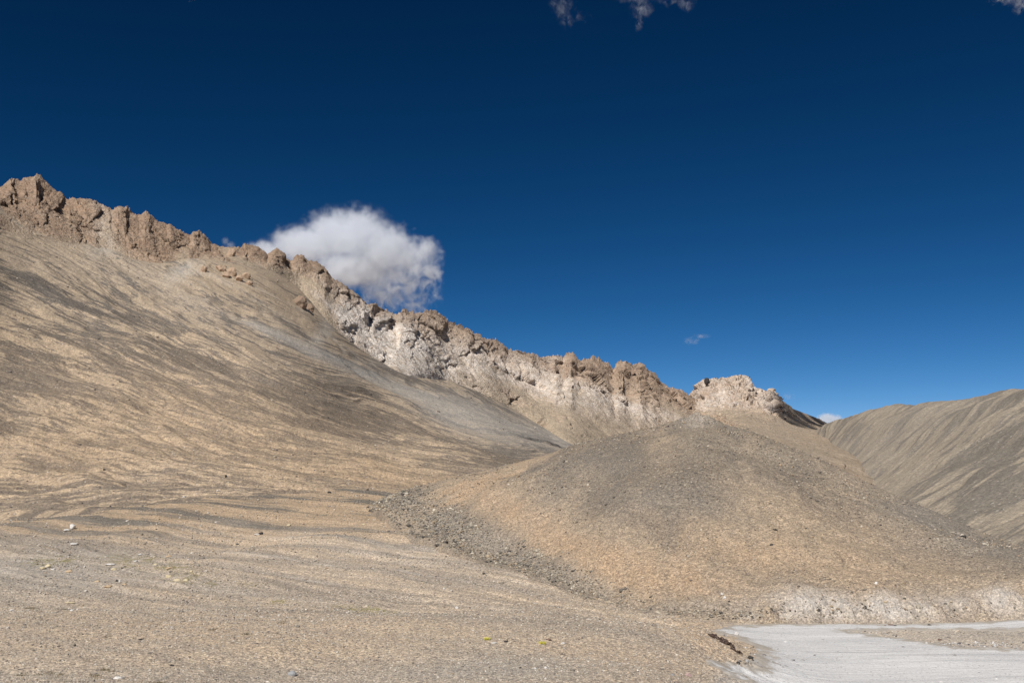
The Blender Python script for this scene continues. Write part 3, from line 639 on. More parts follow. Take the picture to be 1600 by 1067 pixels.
mask = np.clip(np.stack([R, Or, Gr, 0 * R + .06], -1), 0, 1)
M_right = scree_mat('hillside_scree', (.37, .303, .212), (.085, .075, .06), (.36, .28, .18), (.265, .235, .19), (.48, .44, .38), across=7., along=48, fa=2.2, fl=24, speck=.4, grain=.8, bias=.5, contrast=.10, bumpd=.12, w1=.9, w2=.6, w3=.3, w0=.2, drift=.2, fine=.5)
PLACES.append(('peak', PEAK, None, None)); PLACES.append(('side', G.copy(), None, None))
o = grid_obj('hillside', G, M_right, {'flow': flow, 'mask': mask}); o['kind'] = 'structure'

# ================================================================== LOOSE STONES
GRIDS = {}
for nm, Gp in [('ground', GROUND)] + [(p[0], p[1]) for p in PLACES]:
    u_, v_ = uv_of(Gp); GRIDS[nm] = (Gp, u_, v_)
def seat(u, v):
    """the nearest piece of land met when looking at bearing (u, v)"""
    best = None
    for nm, (Gp, u_, v_) in GRIDS.items():
        d2 = (u_ - u) ** 2 + (v_ - v) ** 2
        ok = d2 < max(9.0, d2.min() * 1.5 + .5)
        if d2.min() > 40: continue
        k = np.argmin(np.where(ok, Gp[..., 1] + d2 * .3, 1e9)); P = Gp.reshape(-1, 3)[k]
        if best is None or P[1] < best[1]: best = P
    return Vector([float(c) for c in best])

def ico(sub):
    import bmesh
    bm = bmesh.new(); bmesh.ops.create_icosphere(bm, subdivisions=sub, radius=1)
    V_ = np.array([v.co[:] for v in bm.verts]); F_ = np.array([[l.index for l in f.verts] for f in bm.faces]); bm.free()
    return V_, F_
def rock_shape(sub, seed, cuts=9, rough=.1):
    r = np.random.default_rng(seed); V_, F_ = ico(sub)
    n = r.normal(size=(cuts, 3)); n /= np.linalg.norm(n, axis=1)[:, None]; h = r.uniform(.55, .95, cuts)
    for k in range(cuts):                                   # chip planes off the lump
        d = V_ @ n[k]; V_ = V_ - np.where(d > h[k], d - h[k], 0)[:, None] * n[k]
    if rough: V_ = V_ * (1 + rough * fbm(V_ * 2.2 + seed, 3))[:, None]
    return V_, F_
def tri_mesh(name, V_, F_, mat, smooth=False):
    me = bpy.data.meshes.new(name); me.vertices.add(len(V_)); me.vertices.foreach_set('co', V_.astype(np.float32).ravel())
    me.loops.add(F_.size); me.loops.foreach_set('vertex_index', F_.astype(np.int32).ravel())
    me.polygons.add(len(F_)); me.polygons.foreach_set('loop_start', np.arange(0, F_.size, 3, dtype=np.int32)); me.update(calc_edges=True)
    me.polygons.foreach_set('use_smooth', np.full(len(F_), smooth)); me.materials.append(mat); return me
def stone_mat(name, c1, c2, c3):
    mt = bpy.data.materials.new(name); N = NT(mt); pos = N.n('ShaderNodeNewGeometry').outputs['Position']
    c = N.mix(N.rng(N.noise(pos, 5., 5., .65), .35, .65), c1, c2)
    c = N.mix(N.rng(N.noise(pos, 14., 4., .7), .55, .7, 0., .7), c, c3)
    N.out(c, N.noise(pos, 9., 5., .7), .93, 1., .03); return mt

# scattered fragments, beyond counting: one mesh per kind of debris
tone_mt = bpy.data.materials.new('stone_fragments'); N = NT(tone_mt)
tn = N.attr('tone').outputs['Color']; pos = N.n('ShaderNodeNewGeometry').outputs['Position']
k = N.rng(N.noise(pos, 8., 4., .7), .3, .7, .8, 1.2)
c = N.mix(1., tn, N.n('ShaderNodeCombineColor', i_Red=k, i_Green=k, i_Blue=k).outputs[0], 'MULTIPLY'); N.out(c, None, .95)
def scatter(name, Gp, n, weight, size, label_tones, seed, sink=.25, flat=.6):
    r = np.random.default_rng(seed); P = Gp.reshape(-1, 3); w = weight.ravel().astype(float); w = np.clip(w, 0, None); w /= w.sum()
    idx = r.choice(len(P), n, p=w); R_, C_ = Gp.shape[:2]
    i, j = np.minimum(idx // C_, R_ - 2), np.minimum(idx % C_, C_ - 2); a, b = r.random((2, n, 1))
    p = Gp[i, j] * (1 - a) * (1 - b) + Gp[i + 1, j] * a * (1 - b) + Gp[i, j + 1] * (1 - a) * b + Gp[i + 1, j + 1] * a * b
    s = np.minimum(size[0] * np.exp(np.abs(r.normal(size=n)) * size[1]), size[2])
    s = s * np.clip(np.linalg.norm(p[:, :2], axis=1) / size[3], .7, 3) ** .8
    shapes = [rock_shape(1, 50 + q, 5, 0) for q in range(6)]; Vo, Fo, To = [], [], []; off = 0
    which = r.integers(0, 6, n); tones = np.array(label_tones)
    for q in range(6):
        m = which == q; c_ = m.sum(); V_, F_ = shapes[q]
        sc3 = r.uniform(.6, 1.35, (c_, 1, 3)) * np.array([1, 1, flat]) * s[m][:, None, None] * .5
        an = r.random(c_) * 6.283; tl = r.normal(size=c_) * .3
        X = V_[None] * sc3; ca, sa, ct, st_ = np.cos(an)[:, None], np.sin(an)[:, None], np.cos(tl)[:, None], np.sin(tl)[:, None]
        x, y, z = X[..., 0], X[..., 1], X[..., 2]; y, z = y * ct - z * st_, y * st_ + z * ct; x, y = x * ca - y * sa, x * sa + y * ca
        X = np.stack([x, y, z], -1) + p[m][:, None]; X[..., 2] += (s[m] * flat * .5 * (1 - 2 * sink))[:, None]
        Vo.append(X.reshape(-1, 3)); Fo.append((F_[None] + (np.arange(c_) * len(V_))[:, None, None]).reshape(-1, 3) + off); off += c_ * len(V_)
        t_ = tones[r.choice(len(tones), c_)] * r.uniform(.7, 1.2, (c_, 1)); To.append(np.repeat(t_, len(V_), 0))
    V_ = np.concatenate(Vo); F_ = np.concatenate(Fo); T_ = np.concatenate(To)
    me = tri_mesh(name, V_, F_, tone_mt); at = me.attributes.new('tone', 'FLOAT_COLOR', 'POINT')
    at.data.foreach_set('color', np.concatenate([T_, np.ones((len(T_), 1))], 1).astype(np.float32).ravel())
    o = bpy.data.objects.new(name, me); COL.objects.link(o); o['kind'] = 'stuff'; return o
Gp, u_, v_ = GRIDS['ground']
ins = (u_ > -40) & (u_ < 1640) & (v_ < 1085) & (Gp[..., 1] > 36) & (Gp[..., 1] < 230)
rw = sstep(12, 19, Gp[..., 0]) * (Gp[..., 1] < 92)
berm = (u_ > 1400) & (v_ > 972) & (v_ < 1004)
nzg = fbm(Gp / 9, 3); area = Gp[..., 1] ** 1.3
wt = ins * area * (.5 + np.clip(nzg, -.4, 1)) * np.where(berm, 1, 1 - .97 * rw)
wt = wt * (1 + 1.2 * blob(u_, v_, 400, 900, 600, 70) + 1.5 * blob(u_, v_, 1170, 1040, 60, 30))
scatter('gravel', Gp, 26000, wt, (.07, .5, .32, 80), [(.48, .41, .32), (.36, .32, .26), (.26, .24, .2), (.56, .51, .44), (.17, .15, .13), (.46, .36, .26)], 21)
wt = ins * Gp[..., 1] ** .8 * (1 - .99 * rw) * sstep(890, 990, v_)
scatter('pebbles', Gp, 42000, wt, (.055, .4, .16, 60), [(.52, .45, .35), (.42, .38, .31), (.33, .3, .26), (.6, .55, .47), (.24, .21, .18), (.5, .4, .3)], 27)
edge_w = ins * rw * (~berm) * (blob(u_, v_, 1180, 1050, 90, 22, -15) + .7 * blob(u_, v_, 1500, 1005, 120, 10) + .35 * blob(u_, v_, 1400, 985, 60, 8) + .04)
scatter('road_stones', Gp, 1500, edge_w, (.08, .5, .35, 75), [(.5, .5, .49), (.3, .29, .28), (.15, .14, .14), (.6, .58, .55)], 22)
Gp, u_, v_ = GRIDS['hill']
fr = (np.arange(Gp.shape[0])[:, None] > 40) & (u_ > 480) & (u_ < 1640)
wt = fr * (np.linalg.norm(np.gradient(Gp, axis=0), axis=-1)) * (.35 + np.clip(fbm(Gp / 12, 3), -.3, 1)) 
wt = wt * (1 - .75 * blob(u_, v_, 1000, 895, 200, 32, 12)) * (1 - .7 * blob(u_, v_, 780, 790, 110, 25, 20))
scatter('hill_rubble', Gp, 9000, wt, (.11, .5, .6, 130), [(.42, .34, .24), (.3, .255, .2), (.2, .175, .145), (.5, .44, .35), (.15, .13, .11), (.38, .28, .19)], 23)
wt = fr * (1.2 * blob(u_, v_, 680, 815, 110, 26, 25) + 1.1 * blob(u_, v_, 860, 888, 130, 18, 22) + .35 * blob(u_, v_, 1120, 955, 80, 12) + .08 * blob(u_, v_, 1350, 955, 200, 12))
scatter('toe_rubble', Gp, 5200, wt, (.16, .5, .75, 130), [(.38, .335, .265), (.28, .25, .2), (.2, .18, .15), (.5, .44, .34), (.13, .115, .1), (.36, .28, .19)], 24)
Gp, u_, v_ = GRIDS['scree']
wt = (u_ > -30) * (u_ < 1000) * 1. + 0 * v_
scatter('scree_rubble', Gp, 3500, wt, (.2, .5, .95, 260), [(.4, .34, .26), (.22, .19, .16), (.14, .12, .11), (.5, .44, .36)], 25)

# ------------------------------------------------------------------ single stones one can point to
MS = {'white': stone_mat('white_stone', (.72, .69, .64), (.6, .57, .52), (.4, .37, .33)),
      'grey': stone_mat('grey_stone', (.38, .38, .38), (.28, .28, .28), (.17, .16, .16)),
      'cream': stone_mat('cream_stone', (.66, .57, .38), (.58, .48, .30), (.42, .34, .22)),
      'tan': stone_mat('tan_stone', (.56, .42, .27), (.48, .36, .23), (.32, .25, .17)),
      'dark': stone_mat('dark_stone', (.07, .065, .06), (.045, .04, .038), (.11, .1, .09)),
      'pink': stone_mat('pink_stone', (.5, .36, .33), (.4, .29, .26), (.16, .11, .1)),
      'tanrock': stone_mat('outcrop_rock', (.50, .37, .26), (.38, .27, .185), (.24, .18, .135)), 'brownrock': stone_mat('brown_outcrop_rock', (.33, .24, .17), (.25, .18, .13), (.15, .115, .09)),
      'brown': stone_mat('brown_stone', (.2, .13, .1), (.13, .09, .07), (.3, .22, .17))}
def stone(kind, u, v, wpx, hpx, label, seed, group=None, name='stone', cat='stone', sub=3, deep=1.):
    p = seat(u, v); d = (p - Vector((0, 0, CZ))).length; m = d / F
    V_, F_ = rock_shape(sub, seed, 10, .12)
    V_ = V_ * np.array([wpx * m * .5, wpx * m * .42 * deep, hpx * m * .62])
    me = tri_mesh(name, V_, F_, MS[kind]); o = bpy.data.objects.new(name, me); COL.objects.link(o)
    o.location = p + Vector((0, 0, hpx * m * .22)); o.rotation_euler = (0, 0, (seed * 1.7) % .8 - .4)
    o['label'] = label; o['category'] = cat
    if group: o['group'] = group
    return o
stone('white', 113, 825, 12, 8, 'pale blocky boulder with a dark right side at the foot of the scree slope', 1, name='boulder', cat='boulder')
stone('white', 105, 828, 10, 3, 'flat pale slab lying against the pale blocky boulder', 2, name='flat_rock', cat='rock')
stone('dark', 408, 833, 8, 5, 'lone dark boulder on the upper gravel flat', 3, name='boulder', cat='boulder')
stone('white', 401, 834, 8, 3, 'pale flat stone touching the lone dark boulder', 4)
stone('grey', 456, 1055, 13, 8, 'smooth blue-grey rounded stone at the bottom edge of the gravel flat', 5, name='boulder', cat='boulder')
stone('white', 184, 1059, 15, 4, 'low white flat stone among dry tufts at the bottom left', 6)
stone('white', 1151, 991, 8, 7, 'round white stone beside the road just above the bank', 7)
stone('dark', 1172, 1028, 11, 6, 'black jagged rock at the foot of the bank by the road', 8, name='rock', cat='rock')
stone('dark', 1154, 1037, 6, 4, 'small black stone between the bank and the road edge', 9)
stone('pink', 1075, 1056, 11, 6, 'pinkish broken rock on the bare earth near the road', 10, name='rock', cat='rock')
stone('grey', 1051, 1053, 7, 4, 'small grey stone left of the pinkish broken rock', 11)
stone('white', 836, 1044, 7, 3, 'left white chip of the pair below the yellow plants', 12)
stone('white', 854, 1043, 6, 4, 'right white chip of the pair below the yellow plants', 13)
stone('white', 714, 950, 5, 4, 'tiny bright white stone standing alone on the mid gravel flat', 14)
stone('white', 693, 919, 4, 3, 'tiny white stone above the one standing alone on mid flat', 15)
stone('white', 772, 1004, 10, 2, 'thin white flake right beside the left yellow plant', 16)
stone('brown', 857, 1000, 9, 3, 'flat reddish brown stone just behind the right yellow plant', 17)
stone('dark', 790, 1003, 6, 4, 'dark stone between the two yellow plants', 18)
stone('white', 879, 1005, 6, 3, 'bluish white stone to the right of the yellow plants', 19)
stone('dark', 221, 999, 8, 2.5, 'long black flat stone on the sandy lower left flat', 20)
stone('dark', 269, 1040, 7, 2.5, 'thin black stone on the lower left flat nearest the bottom', 26)
stone('white', 17, 951, 6, 3, 'white stone near the left edge of the gravel flat', 22)
stone('white', 112, 953, 5, 3, 'small white stone beside a dry tuft on the left flat', 23)
CU = 'cream coloured mounds on the green patches'
for k, (u, v, w_, h_, kd, lb) in enumerate([(66,888,11,4,'cream','left one of two touching cream mounds on left green patch'), (75,885,9,5,'cream','taller of two touching cream mounds on left green patch'), (83,889,8,2.5,'white','flat whitish mound to the right of two touching cream mounds'),
    (108,893,11,4,'tan','tan mound just right of the left green patch'), (153,907,9,3,'tan','tan mound behind the long low tan mound'), (168,917,15,4,'tan','long low tan mound left of the black and white stone'), (194,911,9,2.5,'tan','faint tan mound right of the black and white stone'),
    (172,882,16,3,'white','long whitish slab above the grey gravel'), (178,889,9,4,'cream','pale mound below the long whitish slab'), (212,874,9,2,'white','thin pale slab at the top of the long green patch'), (243,881,7,3,'cream','small cream mound inside the long green patch'),
    (264,887,12,3.5,'tan','tan mound at the lower rim of the long green patch'), (262,901,9,5,'cream','first and tallest of three cream mounds in a chain'), (276,906,10,4,'cream','middle one of three cream mounds in a chain'), (289,907,12,5,'cream','last of three cream mounds touching green moss'),
    (264,869,10,3,'tan','tan mound above the long green patch'), (219,867,8,2,'white','whitish low mound above the long green patch left end'), (110,941,16,2.5,'cream','thin cream strip of stone alone on the left flat'), (115,850,14,3,'white','low whitish stones line under the pale blocky boulder'),
    (451,820,7,4,'cream','cream stone high on the flat under the orange earth'), (568,818,6,2.5,'cream','cream stone where the orange earth meets the rubble'), (300,892,6,3,'cream','small cream mound right of the long green patch')]):
    stone(kd, u, v, w_, h_, lb, 40 + k, CU, 'mound' if kd != 'white' else 'flat_rock', 'mound' if kd != 'white' else 'rock', 2)
stone('dark', 183, 907, 4, 4, 'black stone with a white stone touching its right side', 70)
stone('white', 187, 908, 3, 4, 'white stone touching the right side of a black stone', 71)
stone('dark', 1211, 828, 8, 2.5, 'black slot-like flat rock high on the right face of the hill', 72, name='rock', cat='rock')
stone('dark', 1206, 851, 6, 3, 'small black rock below the slot-like one on the hill', 73, name='rock', cat='rock')
stone('dark', 1505, 838, 8, 3, 'dark rock on the right shoulder of the hill near its skyline', 74, name='rock', cat='rock')
stone('brown', 1391, 977, 9, 3.5, 'larger reddish brown rock in the clump between road and turnout', 75, 'brown rocks between road and turnout', 'rock', 'rock')
stone('brown', 1384, 978, 6, 2.5, 'smaller reddish brown rock at the left of the clump between road and turnout', 76, 'brown rocks between road and turnout', 'rock', 'rock')
stone('dark', 1399, 978, 6, 3, 'dark rock at the right of the brown clump between road and turnout', 77, 'brown rocks between road and turnout', 'rock', 'rock')
stone('dark', 1452, 977, 6, 4, 'single dark rock on the low bank below the road', 78, name='rock', cat='rock')
stone('brown', 1469, 999, 7, 2.5, 'flat brown stone at the inner tip of the low bank', 79)
stone('dark', 1267, 1049, 4, 2.5, 'small dark stone alone on the pale turnout', 80)
stone('white', 1471, 1066, 6, 4, 'white stone at the very bottom of the pale turnout', 81)
stone('white', 1127, 929, 5, 5, 'upper white stone low on the left part of the hill', 82)
stone('white', 1132, 934, 6, 4, 'lower white stone low on the left part of the hill', 83)
stone('white', 1369, 912, 5, 4, 'white stone on the hill face above the pale cut bank', 84)
stone('dark', 514, 768, 7, 3, 'dark boulder on the foot of the scree slope near the rubble', 85, name='boulder', cat='boulder')
stone('dark', 353, 744, 5, 4, 'dark boulder low on the scree slope', 86, name='boulder', cat='boulder')
stone('dark', 163, 734, 4, 3, 'tiny dark boulder on the lower left scree', 87, name='boulder', cat='boulder')
stone('white', 287, 775, 5, 3, 'tiny pale boulder at the fold under the scree slope', 88, name='boulder', cat='boulder')
stone('white', 340, 767, 5, 2.5, 'tiny pale flat boulder at the fold right of another', 89, name='boulder', cat='boulder')
stone('dark', 662, 838, 7, 3, 'dark rock in the grey rubble at the foot of the hill', 90, name='rock', cat='rock')
stone('dark', 756, 896, 5, 3, 'dark stone on the rise just left of the grey rubble', 91)

# ------------------------------------------------------------------ torn strip on the bank
def torn_strip():
    a = seat(1114, 993); b = seat(1158, 1024); n, m = 60, 9; P = []
    for i in range(n):
        t = i / (n - 1); c = a.lerp(b, t); c.z = float(ground_z(np.array([c.x, c.y]))) 
        wd = .30 * (1 - t) ** .6 + .07; wd *= 1 + .45 * math.sin(t * 17) * (1 if t > .15 else 0)
        for j in range(m):
            s_ = j / (m - 1) - .5
            q = np.array([c.x * 3.1, c.y * 3.1, s_ * 3])
            z = .10 + .15 * float(perlin(q[None])[0]) + .16 * math.cos(s_ * 3.1) * (1 - t * .6)
            P.append((c.x + s_ * wd * 1.9 * .8 + .1 * math.sin(t * 21), c.y - s_ * wd * 1.2, c.z + z))
    V_ = np.array(P); V2 = V_ - np.array([0, 0, .05]); k = n * m; F_ = []
    rr_ = np.random.default_rng(9); hole = rr_.random((n - 1, m - 1)) < np.linspace(.02, .34, n - 1)[:, None]
    solid = ~hole
    for i in range(n - 1):
        for j in range(m - 1):
            if not solid[i, j]: continue
            q = [i * m + j, i * m + j + 1, (i + 1) * m + j + 1, (i + 1) * m + j]
            F_.append(q); F_.append([x + k for x in q[::-1]])
            for (di, dj, e) in ((-1, 0, (0, 1)), (0, 1, (1, 2)), (1, 0, (2, 3)), (0, -1, (3, 0))):
                ii, jj = i + di, j + dj
                if 0 <= ii < n - 1 and 0 <= jj < m - 1 and solid[ii, jj]: continue
                x, y = q[e[0]], q[e[1]]; F_.append([y, x, x + k, y + k])
    me = bpy.data.meshes.new('torn_strip'); me.from_pydata([tuple(v) for v in np.concatenate([V_, V2])], [], F_); me.update()
    mt = bpy.data.materials.new('weathered_dark_fabric'); N = NT(mt); pos = N.n('ShaderNodeNewGeometry').outputs['Position']
    c = N.mix(N.rng(N.noise(pos, 5., 5., .7), .4, .6), (.03, .02, .017), (.10, .065, .052)); c = N.mix(N.rng(N.noise(pos, 11., 4.), .58, .66), c, (.4, .32, .25))
    N.out(c, N.noise(pos, 12., 4.), .9, 1., .03); me.materials.append(mt)
    o = bpy.data.objects.new('torn_strip', me); COL.objects.link(o)
    o['label'] = 'long dark brown tattered strip lying down the earth bank beside the road'; o['category'] = 'debris'
torn_strip()

# ------------------------------------------------------------------ plants
def leaf_mat(name, c1, c2):
    mt = bpy.data.materials.new(name); N = NT(mt); pos = N.n('ShaderNodeNewGeometry').outputs['Position']
    N.out(N.mix(N.rng(N.noise(pos, 6., 4., .7), .35, .65), c1, c2), None, .8); return mt
def tuft_verts(r, c, rad, h, n, wd):
    Vs, Fs = [], []
    for k in range(n):
        a = r.random() * 6.283; q = r.random() ** .5 * rad; bx, by = c[0] + q * math.cos(a), c[1] + q * math.sin(a)
        l = h * r.uniform(.5, 1.1); ln = r.uniform(.2, 1.) * l; b_ = r.random() * 6.283; w_ = wd * r.uniform(.6, 1.4)
        dx, dy = math.cos(b_) * w_, math.sin(b_) * w_; i = len(Vs)
        Vs += [(bx - dx, by - dy, c[2] - .02), (bx + dx, by + dy, c[2] - .02), (bx + ln * math.cos(a), by + ln * math.sin(a), c[2] + l)]; Fs.append((i, i + 1, i + 2))
    return Vs, Fs
def plant(name, pts, mat, rad, h, n, wd, seed):
    r = random.Random(seed); V_, F_ = [], []
    for c in pts:
        v, f = tuft_verts(r, c, rad * r.uniform(.6, 1.3), h * r.uniform(.7, 1.3), n, wd); F_ += [tuple(x + len(V_) for x in g) for g in f]; V_ += v
    me = bpy.data.meshes.new(name); me.from_pydata(V_, [], F_); me.materials.append(mat); me.update()
    o = bpy.data.objects.new(name, me); COL.objects.link(o); return o
MY = leaf_mat('yellow_leaves', (.74, .65, .1), (.52, .5, .11)); MG = leaf_mat('green_moss', (.30, .275, .12), (.38, .34, .17)); MD = leaf_mat('dry_grass', (.19, .16, .09), (.12, .10, .06))
for k, (u, v, lb) in enumerate([(761, 999, 'bright yellow low plant beside a white flake of stone'), (847, 1005, 'yellow and green low plant in front of a flat brown stone')]):
    o = plant('yellow_plant', [seat(u, v)], MY, .15, .13, 170, .02, 5 + k); o['label'] = lb; o['category'] = 'plant'; o['group'] = 'yellow plants on the gravel flat'
Gp, u_, v_ = GRIDS['ground']; r = np.random.default_rng(31)
def patch_pts(blobs, n):
    w_ = sum(blob(u_, v_, *b) ** 2 * (blob(u_, v_, *b) > .25) for b in blobs) * (Gp[..., 1] < 200) * np.clip(.25 + fbm(Gp / 2.5, 3), 0, 1); w_ = (w_ * (Gp[..., 1] ** 2)).ravel(); w_ /= w_.sum()
    ix = r.choice(w_.size, n, p=w_); q = Gp.reshape(-1, 3)[ix] + np.concatenate([r.uniform(-.15, .15, (n, 2)), np.zeros((n, 1))], 1); q[:, 2] = ground_z(q[:, :2]); return q
o = plant('moss', patch_pts([(80,876,50,9,-3),(232,880,75,12,6),(345,911,70,6,2),(560,950,55,6,6),(445,940,36,4,0),(300,900,44,9,0)], 5200), MG, .22, .035, 7, .03, 3); o['kind'] = 'stuff'
o = plant('dry_grass', patch_pts([(35,1053,9,4),(58,1051,26,4,-4),(75,1049,12,4),(92,1054,9,4),(166,1047,9,3),(180,1046,5,2),(146,1056,8,3),(235,1056,16,3),(50,950,12,1.5),(100,952,14,2,-6),(135,964,7,2),(362,1040,8,2),(390,1037,8,2),(330,983,8,2),(360,981,10,2),(385,990,8,2),(5,1019,8,2),(440,973,5,3),(170,996,6,2),(245,1066,10,3),(400,1066,12,3)], 260), MD, .12, .06, 16, .012, 4); o['kind'] = 'stuff'

# ================================================================== CLOUDS
def cloud(name, lumps, label, rho, amp=1.0, nscale=1., detail=6., soft=1.6, grp=None, seed=0., vox=None, g=0., torn=0.):
    """lumps (u, v, D, rx px, ry px): a body of water droplets; the hull is the closed skin around them"""
    cs = [(Vector([float(c) for c in PT(u, v, D)]), rx * D / F, ry * D / F) for u, v, D, rx, ry in lumps]
    ctr = sum((c[0] for c in cs), Vector()) / len(cs); Vs, Fs = [], []; V_, F_ = ico(3)
    for c, rx, ry in cs:
        Fs.append(F_ + sum(len(x) for x in Vs)); Vs.append(V_ * np.array([rx, (rx + ry) * .5, ry]) * 1.12 + np.array(c - ctr))
    me = tri_mesh(name + '_hull', np.concatenate(Vs), np.concatenate(Fs), None or bpy.data.materials.new(name))
    mt = me.materials[0]; N = NT(mt)
    tmp = bpy.data.objects.new('tmp', me); COL.objects.link(tmp); md = tmp.modifiers.new('r', 'REMESH'); md.mode = 'VOXEL'; md.voxel_size = vox or min(c[2] for c in cs) * .22
    dg = bpy.context.evaluated_depsgraph_get(); m2 = bpy.data.meshes.new_from_object(tmp.evaluated_get(dg)); bpy.data.objects.remove(tmp); m2.name = name
    m2.materials.clear(); m2.materials.append(mt)
    o = bpy.data.objects.new(name, m2); COL.objects.link(o); o.location = ctr
    P = N.n('ShaderNodeTexCoord').outputs['Object']; R0 = sum(c[1] for c in cs) / len(cs)
    Pw = N.vm('ADD', P, N.vm('MULTIPLY', N.vm('SUBTRACT', N.noise(N.vm('ADD', P, (seed, 0, 0)), 2.2 / R0 * nscale, 3., .5, 0, True), (.5, .5, .5)), (R0 * .45,) * 3))
    f = None
    for c, rx, ry in cs:
        q = c - ctr; dv = N.vm('MULTIPLY', N.vm('SUBTRACT', Pw, tuple(q)), (1 / rx, 2 / (rx + ry), 1 / ry))
        ln = N.t.nodes.new('ShaderNodeVectorMath'); ln.operation = 'LENGTH'; N.put(ln.inputs[0], dv)
        e = N.m('SUBTRACT', 1., ln.outputs['Value'])
        f = e if f is None else N.m('SMOOTH_MAX', f, e, .15)
    n = N.noise(N.vm('ADD', P, (seed, seed, 0)), 2.6 / R0 * nscale, detail, .62, .3)
    dn = N.m('MULTIPLY', N.m('ADD', f, N.m('MULTIPLY', N.m('SUBTRACT', n, .5), amp)), soft, clamp=True)
    if torn:
        nt = N.noise(N.vm('MULTIPLY', N.vm('ADD', P, (seed, 0, seed)), (1., .8, .8)), 2.1 / R0 * nscale, 7. if torn < 1 else 3.5, .6, .6)
        sx = N.t.nodes.new('ShaderNodeSeparateXYZ'); N.put(sx.inputs[0], P)
        wz = torn if torn >= 1 else N.rng(N.m('SUBTRACT', N.m('MULTIPLY', sx.outputs[0], .5), sx.outputs[2]), -10., 60., 0., 1.)
        dn = N.m('MULTIPLY', dn, N.m('ADD', N.m('MULTIPLY', N.m('SUBTRACT', N.rng(nt, .42, .62, 0., 1., True), 1.), wz), 1.), clamp=True)
    dn = N.m('MULTIPLY', N.m('MULTIPLY', dn, dn), rho)
    vs_ = N.n('ShaderNodeVolumePrincipled'); vs_.inputs['Color'].default_value = (.93, .96, 1, 1); vs_.inputs['Anisotropy'].default_value = g; N.put(vs_.inputs['Density'], dn)
    ot = N.n('ShaderNodeOutputMaterial'); N.t.links.new(vs_.outputs[0], ot.inputs['Volume'])
    o['label'] = label; o['category'] = 'cloud'
    if grp: o['group'] = grp
    return o
CG = 'clouds in the sky'
cloud('cloud', [(418,398,1500,50,26),(474,384,1500,64,38),(522,370,1490,58,50),(560,370,1480,62,54),(600,392,1480,60,52),(640,410,1490,50,46),(668,398,1500,28,34),(560,420,1500,90,40),(620,445,1500,60,44),(665,445,1510,32,48),(600,465,1520,46,34),(648,478,1520,28,26),(684,420,1500,12,30)],
      'large white cumulus cloud rising behind the rocky ridge', .052, 1.2, 1.5, 9., 2.0, CG, torn=.5)
cloud('cloud', [(352,377,1500,8,9),(360,383,1500,11,8)], 'tiny cloud puff left of the large cumulus behind the ridge', .025, .9, 1., 5., 1.6, CG, 40.)
cloud('cloud', [(1292,655,2400,20,12),(1306,656,2400,14,10),(1284,660,2400,14,9)], 'small bright white cloud in the notch beside the right hillside', .05, .5, 1., 5., 2.4, CG, 80.)
cloud('cloud', [(1000,-8,1500,36,22),(1002,14,1500,24,22),(998,34,1500,10,18),(1040,0,1500,24,12),(1072,6,1500,18,18),(980,-4,1500,24,12)], 'wispy cloud cut by the top edge right of centre', .03, 1.2, .9, 4., 1.2, CG, 120., torn=1.)
cloud('cloud', [(880,14,1500,24,24),(886,32,1500,16,20),(910,28,1500,20,12),(872,4,1500,20,14)], 'faint ragged wisp near the top, left of the bigger wispy one', .018, 1.2, .9, 4., 1.1, CG, 160., torn=1.)
cloud('cloud', [(1600,-4,1500,34,18),(1594,12,1500,18,14),(1566,0,1500,24,10)], 'white cloud cut off in the top right corner', .025, 1.0, 1., 6., 1.8, CG, 200., torn=1.)
cloud('cloud', [(1080,532,1800,18,8),(1096,525,1800,18,6)], 'very faint cloud wisp above the jagged far ridge', .03, 1.2, 1., 5., 1.3, CG, 240., torn=1.)
cloud('cloud', [(1232,620,2000,20,9),(1242,615,2000,12,6)], 'very faint wisp right of the pale rocky peak', .012, 1.1, 1., 5., 1.3, CG, 280., torn=1.)
cloud('cloud', [(297,-3,1500,12,8)], 'speck of cloud at the top edge left of centre', .012, 1.1, 1., 4., 1.4, CG, 320., torn=1.)

stone('dark', 1105, 598, 10, 10, 'black crag standing on the left shoulder of the pale peak', 95, name='crag', cat='crag')
# the cloud overhead whose shade lies on the far peak's right flank
SH = np.array([math.sin(SUN_AZ) * math.cos(SUN_EL), math.cos(SUN_AZ) * math.cos(SUN_EL), math.sin(SUN_EL)])
def lump_above(u, v, D, t, r1, r2):
    p = PT(u, v, D) + SH * t; U_, V_ = uv_of(p[None])[0][0], uv_of(p[None])[1][0]; return (U_, V_, p[1], r1 * F / p[1], r2 * F / p[1])
cloud('cloud', [lump_above(u, v, D, 900, r1, r2) for u, v, D, r1, r2 in [(1222, 652, 900, 17, 13), (1232, 661, 872, 22, 15), (1256, 666, 905, 26, 17), (1275, 669, 980, 28, 17), (1244, 656, 930, 22, 17), (1262, 661, 990, 28, 20), (1280, 665, 1060, 34, 24), (1240, 648, 960, 16, 13), (1300, 668, 1120, 40, 26)]],
      'small cloud high above the valley that shades the right flank of the far peak', .09, .7, 1., 4., 2.4, CG, 360.)

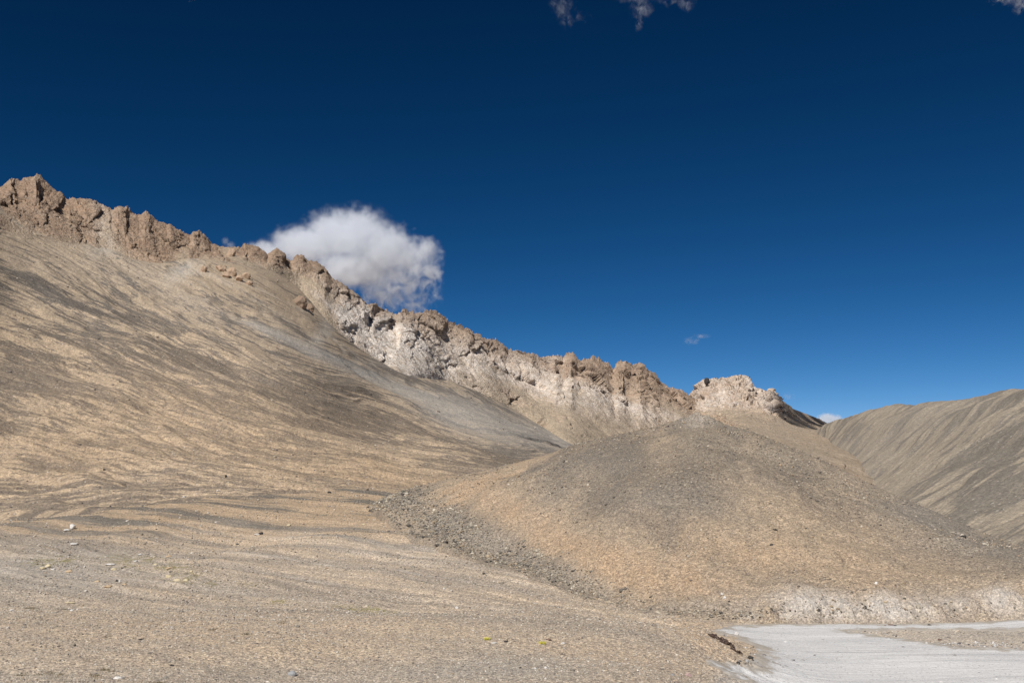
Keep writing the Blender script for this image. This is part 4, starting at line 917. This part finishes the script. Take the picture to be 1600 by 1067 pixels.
OC = 'weathered outcrops poking out of the scree below the crest'
for k, (u, v, w_, h_, lb) in enumerate([(318,424,9,9,'small outcrop farthest left in the scree below the crest teeth'), (345,421,13,10,'leftmost jagged outcrop of the chain below the crest teeth'), (353,431,12,9,'second jagged outcrop down the chain below the crest teeth'), (364,428,14,11,'tall outcrop in the middle of the chain below the crest teeth'),
    (374,437,12,8,'outcrop just below the tall one of the chain'), (386,433,11,8,'outcrop right of the tall one of the chain'), (391,443,9,6,'lowest small outcrop at the end of the chain'), (362,397,11,11,'lone round outcrop on the bare saddle of the crest'), (470,477,20,15,'broad dark brown outcrop at the upper corner of the white rock'), (486,483,12,10,'smaller outcrop touching the broad dark brown one')]):
    o = stone('tanrock' if k < 8 else 'brownrock', u, v, w_ * 1.25, h_ * 1.3, lb, 110 + k, OC, 'outcrop', 'outcrop', 4)

# ================================================================== LIGHT AND SKY
d = Vector((math.sin(SUN_AZ) * math.cos(SUN_EL), math.cos(SUN_AZ) * math.cos(SUN_EL), math.sin(SUN_EL)))
sl = bpy.data.lights.new('sun', 'SUN'); sl.energy = 4.8; sl.angle = math.radians(.5); sl.color = (1, .965, .93)
so = bpy.data.objects.new('sun', sl); COL.objects.link(so); so.rotation_euler = d.to_track_quat('Z', 'Y').to_euler()
w = bpy.data.worlds.new('World'); sc.world = w; w.use_nodes = True; t = w.node_tree; t.nodes.clear()
sk = t.nodes.new('ShaderNodeTexSky'); sk.sky_type = 'NISHITA'; sk.sun_disc = False
sk.sun_elevation = SUN_EL; sk.sun_rotation = SUN_AZ; sk.altitude = 4800; sk.air_density = 1.; sk.dust_density = 0.; sk.ozone_density = 2.5
sp_ = t.nodes.new('ShaderNodeSeparateColor'); cb = t.nodes.new('ShaderNodeCombineColor'); t.links.new(sk.outputs[0], sp_.inputs[0])
for k, (e, g) in enumerate(((2.75, .034), (1.76, .145), (1.70, .155))):     # deep polarised high-altitude blue
    p_ = t.nodes.new('ShaderNodeMath'); p_.operation = 'POWER'; p_.inputs[1].default_value = e
    q_ = t.nodes.new('ShaderNodeMath'); q_.operation = 'MULTIPLY'; q_.inputs[1].default_value = g
    t.links.new(sp_.outputs[k], p_.inputs[0]); t.links.new(p_.outputs[0], q_.inputs[0]); t.links.new(q_.outputs[0], cb.inputs[k])
bg = t.nodes.new('ShaderNodeBackground'); bg.inputs[1].default_value = .10
ow = t.nodes.new('ShaderNodeOutputWorld')
t.links.new(cb.outputs[0], bg.inputs[0]); t.links.new(bg.outputs[0], ow.inputs[0])
vs = sc.view_settings; vs.view_transform = 'Standard'; vs.look = 'None'; vs.exposure = 0; vs.gamma = 1; vs.use_curve_mapping = False
sc.cycles.max_bounces = 4; sc.cycles.diffuse_bounces = 2; sc.cycles.volume_bounces = 6; sc.cycles.max_bounces = 8
